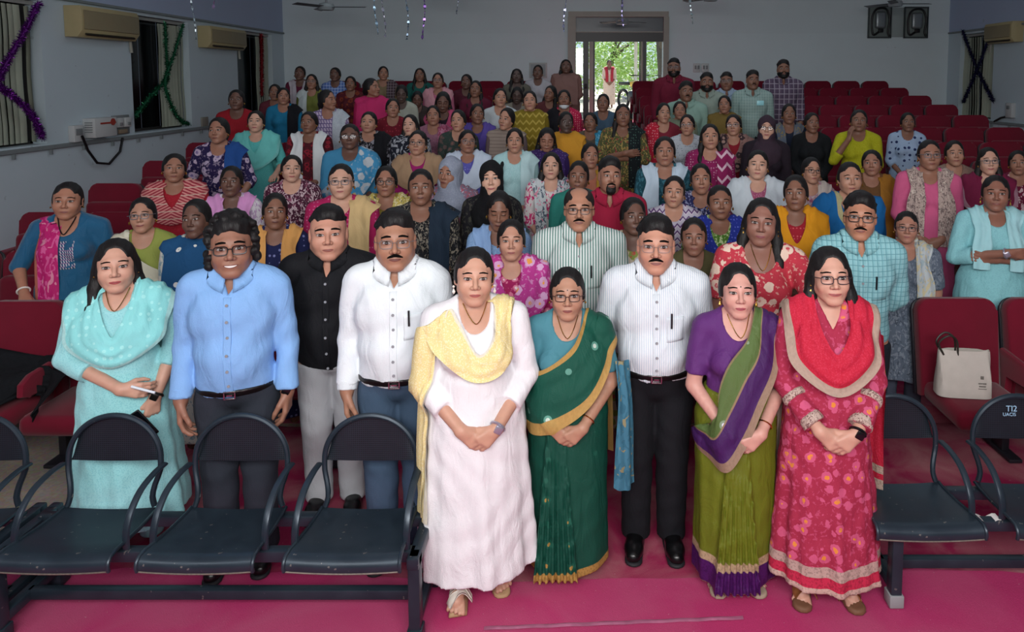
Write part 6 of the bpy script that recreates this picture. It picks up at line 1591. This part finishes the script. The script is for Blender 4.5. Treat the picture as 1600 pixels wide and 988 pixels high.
crowd('d15', 'f', 'tied', '4', F('#2a7a70'), None, None, 'person in sea green beside the crimson shirt')
crowd('e1', 'e', 'loose', '4', F('#4a5030', 'leaf', '#a08a50', '#8a3038', .9), 'r', F('#121c20', 'dots', '#4a6a60', '#4a6a60', .6), 'person in green print kurta, arms folded', arms='cross')
crowd('e2', 'n', 'short', '3', F('#9c1c3c'), None, None, 'person in crimson shirt with open collar', sl='l', arms='down', ex='c')
crowd('e3', 'a', 'braid', '3', F('#1c4a58', 'leaf', '#3a7080', '#1c4a58'), 'H', F('#bcd0e0'), 'person in dark teal kurta with light blue stole')
crowd('e4', 's', 'loose', '2', F('#8a1f58', 'dots', '#c090a8', '#c090a8', .5), 'r', F('#8c2058', 'zig', '#d8b8c8', '#8c2058', 2.0), 'person in magenta kurta with white threadwork stole')
crowd('e5', 'f', 'tied', '2', F('#b8b4c4', 'zig', '#5a3a70', '#d0c8d4', .9), None, None, 'person in white and purple zigzag kurta')
crowd('e6', 's', 'tied', '3', F('#20244c', 'leaf', '#8a90b8', '#c0c0d0', .8), 'l', F('#2c3060', 'leaf', '#9aa0c8', '#2c3060', .9), 'person in navy blue printed kurta and matching stole')
crowd('e7', 'e', 'tied', '4', F('#4c7a2c', 'leaf', '#b8cc9a', '#7aa050', .8), 'v', F('#20308c', 'dots', '#5a68c0', '#5a68c0', .5), 'person in leaf green print kurta with royal blue stole')
crowd('e8', 'b', 'tied', '5', F('#c8b8a0', 'floral', '#8a9a50', '#c05a50', 1.2), 'Q', F('#cbbfae', 'floral', '#a08a5a', '#c06a5a', 1.8), 'person in cream flowered saree behind the pinstripe shirt')
crowd('e9', 'f', 'tied', '1', F('#a0486c', 'fine', '#c090a4'), 'V', F('#c4d0d8'), 'person in wide white stole over rose kurta')
crowd('e10', 'c', 'tied', '2', F('#b4bcc4', 'dots', '#6a7480', '#6a7480', .5), None, None, 'person with thin glasses in white sprigged kurta', gl='rect', ex='s')
crowd('e11', 'c', 'tied', '2', F('#8a1c2c'), 'V', F('#8a6a64', 'floral', '#3a2c30', '#a88a80', 1.6), 'person with glasses in brown rose printed shawl and red sleeves', gl='rect', ex='s')
crowd('e12', 'f', 'tied', '1', F('#241c26'), None, None, 'person with glasses in plum brown head scarf', hj=F('#3a2c38'), gl='rect')
crowd('e13', 'b', 'tied', '2', F('#7a2434'), 'l', F('#b82038', 'dots', '#e0a0a8', '#e0a0a8', .6), 'person with red stole over her shoulder beside the maroon shirt')
crowd('e14', 'a', 'tied', '3', F('#76806c'), 'w', F('#7c8672'), 'person in sage green shawl in front of the plain shirts')
crowd('f1', 'c', 'tied', '3', F('#6c5a2a'), 'w', F('#746030'), 'person in olive mustard shawl in front of the plain shirts')
crowd('f2', 'a', 'tied', '4', F('#1c2438'), 'h', F('#5a6474', 'leaf', '#8a7a50', '#5a6474'), 'person in dark navy with grey scarf before the checked shirt')
crowd('f3', 'b', 'tied', '4', F('#101418'), None, None, 'person in plain black kurta with buttons', sl='l')
crowd('f4', 'o', 'short', '4', F('#6c1830'), None, None, 'person with glasses in maroon shirt by the doorway', sl='l', arms='down', ex='bs', gl='rect')
crowd('f5', 'n', 'mop', '4', F('#88a89c'), None, None, 'person in plain mint green shirt in the back rows', sl='l', arms='down')
crowd('f6', 'm', 'short', '4', F('#8c9a90'), None, None, 'person in grey green shirt next to the maroon shirt', sl='l', arms='down', ex='b')
crowd('f7', 'o', 'short', '4', F('#8fa4bc', 'stripe', '#a4b6ca', sc=.8), None, None, 'person with glasses in pale blue shirt next to the mint checked shirt', sl='l', arms='down', gl='rect', ex='s')
crowd('f8', 'n', 'short', '4', F('#8aa4a0', 'check', '#a4bab4', '#7a948e', .7), None, None, 'person in pale mint checked shirt with a badge', sl='l', arms='down')
crowd('f9', 'm', 'short', '4', F('#5a4c60', 'check', '#a8a0ac', '#40344a', 1.3), None, None, 'person in purple and white checked shirt', sl='l', arms='down', ex='b')
crowd('g1', 'f', 'tied', '4', F('#a3a418', 'fine', '#b4b42c'), None, None, 'person in lime yellow kurta with a hand on her cheek', arms='face')
crowd('g2', 'a', 'tied', '4', F('#9ab0cc', 'dots', '#22305c', '#22305c', 1.5), None, None, 'person in light blue kurta block printed in navy')
crowd('g3', 'c', 'tied', '3', F('#6a4a2c'), 'r', F('#9a6a24'), 'person in brown with mustard ochre stole')
crowd('g4', 'e', 'tied', '3', F('#d0608c'), 'H', F('#b8a49c', 'leaf', '#7a6a68', '#d0c4b8', .6), 'person with glasses in pink kurta and grey printed scarf', gl='rect', ex='s')
crowd('g5', 's', 'tied', '2', F('#8a7064', 'fine', '#a08a7c'), None, None, 'person in beige brown kurta behind the pink kurta')
crowd('g6', 's', 'loose', '1', F('#6a1638'), 'V', F('#701a3e', uv=((.85, 1, '#b08898'),)), 'person with glasses in maroon kurta and maroon stole', gl='rect', ex='s')
crowd('g7', 'c', 'tied', '3', F('#6c1a38', 'leaf', '#c8b0b4', '#6c1a38', 1.4), None, None, 'person in maroon and white leaf print at the end of the row')
crowd('g9', 'b', 'tied', '2', F('#b08a98', 'leaf', '#c8b8bc', '#a05a78', .8), 'H', F('#cabfb8'), 'person with dark glasses frames in cream shawl over pink print', gl='rect')
crowd('g10', 'e', 'tied', '2', F('#0f5a94'), 'V', F('#14609c', 'leaf', '#14609c', '#14609c', 1, uv=((0, .25, '#b8b48a'),)), 'person in royal blue kurta with gold edged stole')
crowd('g11', 'c', 'tied', '4', F('#a02030', 'dots', '#c85a60', '#c85a60', .5), 'V', F('#d8941c'), 'person in orange yellow stole over red kurta')
# badge on the mint checked shirt
X, Y, h, hs = POS['f8']; p = at(1188, 161, Y-.19); MB().box((0, 0, 0), (.09, .006, .06), .002).obj('badge', plain('badge_blue', '#9fe0e8', .3)); bd = bpy.data.objects['badge']; bd.location = p; tag(bd, 'shiny pale blue badge on the mint checked shirt', 'badge')
# woman outside
sp = tsp('a', 'slim'); r = empty('person', (at(952, 112, 23).x, 23, ZB-.05), 0, (.97, .97, .97)); tag(r, 'person in pale cream saree standing outside the doorway', 'person')
add_body(sp, r, S['4'], LP['4'], me=_C[('b', 'a', 'slim')]); link('hair', _C[('h', 'a', 'tied')], hairmat(), r); link('kurta', kurta_me('a', 'slim', 't'), F('#d6bfb0', 'motif', '#c09a90', '#b06a60', 1.0), r); link('stole', drape_me('a', 'slim', 't', 'h'), F('#a8303c'), r)
# ------------------------------------------------------------------ seats, benches, small things
PEOPLE = [(o.location.x, o.location.y) for o in bpy.data.objects if o.name.startswith('person') and o.parent is None]
def free(X, Y):
    return not any(abs(px-X) < .42 and -.43 < py-Y < (.34 if Y > 4.5 else .2) for px, py in PEOPLE)
nseat = 0
for k in range(NROW):
    Y = ROW0+PITCHY*k; Z = floor_z(Y) if k else .012
    for side, xs in (('left', np.arange(-4.62, -1.0, .565)), ('right', np.arange(1.24, 5.8, .565))):
        Yk = Y+(.06 if side == 'right' else 0)
        for i, X in enumerate(xs):
            X = float(X)
            if not free(X, Yk): continue
            dn = k == 0 and (X > 2.1 or X < -2.9)
            ORD = ['first', 'second', 'third', 'fourth', 'fifth', 'sixth', 'seventh', 'eighth', 'ninth', 'tenth', 'eleventh', 'twelfth']
            j = len(xs)-1-i if side == 'left' else i
            lab = 'maroon seat, %s in %s row on the %s, counted from the central aisle' % (ORD[j], ORD[k], 'garland window side' if side == 'left' else 'tote bag side')
            if dn: lab = 'maroon seat with its cushion down, %s from the aisle, %s' % (ORD[j], 'near the black jacket' if side == 'left' else 'in the tote bag row')
            seat(X, Yk, Z, not dn, lab, 'maroon auditorium seats', (-1, 1) if (i == 0) else (1,)); nseat += 1
print('seats', nseat)
def bx(px): return (px-VX)/346.0
bench([bx(172), bx(372), bx(576)], 2.90, (bx(172)-.30, bx(576)+.27), 'black metal three-seat bench in front of the plain shirts')
bench([bx(-41)-1.17, bx(-41)-.585, bx(-41)], 2.90, (bx(-41)-1.45, bx(-41)+.24), 'black metal bench at the far end beside the three-seat bench')
s2 = (1402-VX)/328.0
bench([s2, s2+.60, s2+1.2], 3.10, (s2-.11, s2+1.48), 'black metal bench beside the person in red kurta', feet=True)
# lettering on the backrest of the second chair
for tx, z, hgt, xo in (('TI2', .735, .030, -.048), ('UACIS', .712, .017, -.062)):
    cu = bpy.data.curves.new('letters', 'FONT'); cu.body = tx; cu.size = hgt*1.35; cu.extrude = .0008; cu.align_x = 'LEFT'
    tmp = bpy.data.objects.new('tmp', cu); COL.objects.link(tmp); dg = bpy.context.evaluated_depsgraph_get()
    me = bpy.data.meshes.new_from_object(tmp.evaluated_get(dg)); bpy.data.objects.remove(tmp)
    bo = [o for o in bpy.data.objects if o.name.startswith('backrest') and o.parent and o.parent.name.startswith('waiting_bench') and abs(o.matrix_basis.translation.x+o.parent.location.x-(s2+.6)) < .02][0]
    o = link('lettering', me, plain('pale_blue_print', '#9cc4e0', .5), bo); o.location = (xo, .196, z-.004); o.rotation_euler = (math.pi/2-.07, 0, 0)
# tote bag on the right-hand seat
c = at(1502, 640, 4.08); R = empty('tote_bag', (c.x, 4.08, .478), -.12)
w0, w1, hh, d = .31, .29, .27, .07
P = []
for j, t in enumerate(np.linspace(0, 1, 9)):
    row = []
    for a in np.linspace(0, 2*math.pi, 33):
        x = math.copysign(abs(math.cos(a))**.35, math.cos(a))*(w0+(w1-w0)*t)/2; y = math.copysign(abs(math.sin(a))**.6, math.sin(a))*d*(1-.75*t**1.5)
        y += .008*math.sin(7*a+6*t)*math.sin(math.pi*t); row.append((x, y, hh*t+.004*math.sin(5*a)*t))
    P.append(row)
BAG = plain('bag_cloth', '#b9b3ab', .7, var=.12, vs=14, bump=.3, bs=30)
b = MB(); b.grid(P); b.bm.faces.new([b.bm.verts.new((p[0]*.98, p[1]*.98, .002)) for p in P[0][:-1]]); b.obj('bag_body', BAG, R)
for yy in (-.02, .02):
    MB().tube([tuple(p) for p in curve([(-.12, yy, .24), (-.15, yy, .31), (-.10, yy*1.4, .36), (-.05, yy, .33), (-.04, yy, .24)], 22)], .006, 8).obj('handle', plain('handle_dark', '#28251f', .5), R)
for q, (x, z, w, h) in enumerate(((.085, .125, .018, .020), (.085, .092, .045, .008), (.085, .076, .038, .008), (.085, .062, .046, .004))):
    y = -d*(1-.75*(z/hh)**1.5)-.004; MB().box((x, y, z), (w, .003, h), .001).obj('print', plain('grey_print', '#6a6660', .7), R)
tag(R, 'grey cloth tote bag with dark handles on the maroon seat', 'bag')
# black jacket over the first seats on the left
def jacket():
    f = [('el', V3(-3.6, 4.02, .44), V3(.75, .28, .075), 0)]
    for x in (-3.775, -3.21): f += [('rc', V3(x, 3.88, z), V3(x, 4.26, z), .04, .04, .01) for z in (.53, .575, .625)]
    rows = []
    for t in np.linspace(0, 1, 11):
        x = -4.15+1.12*t; fy = 3.76 if abs(x+3.21) > .13 else 3.98
        rows.append([(x, 4.17, .70+.05*math.sin(5*t)), (x, 4.08, .62), (x, (4.08+fy)/2, .575+.04*math.sin(9*t)), (x, fy, .51), (x, fy-.02, (.47))])
    o = link('jacket', drape('jacket', rows, 60, 26, f, .014, .009, 2.3, .5, thick=.006), fabric('#0e1116', rough=.85)); tag(o, 'crumpled black jacket thrown over the first maroon seats', 'jacket')
jacket()
# scrap of paper between the right-hand seats
MB().grid([[(x, y, .008*math.sin(x*70)+.0*y) for x in np.linspace(0, .12, 9)] for y in np.linspace(0, .05, 4)]).obj('paper_scrap', plain('torn_paper', '#d9d4d2', .7)); ps = bpy.data.objects['paper_scrap']; ps.location = (s2+.24, 2.98, .395); tag(ps, 'torn white paper scrap on the beam of the bench', 'paper')
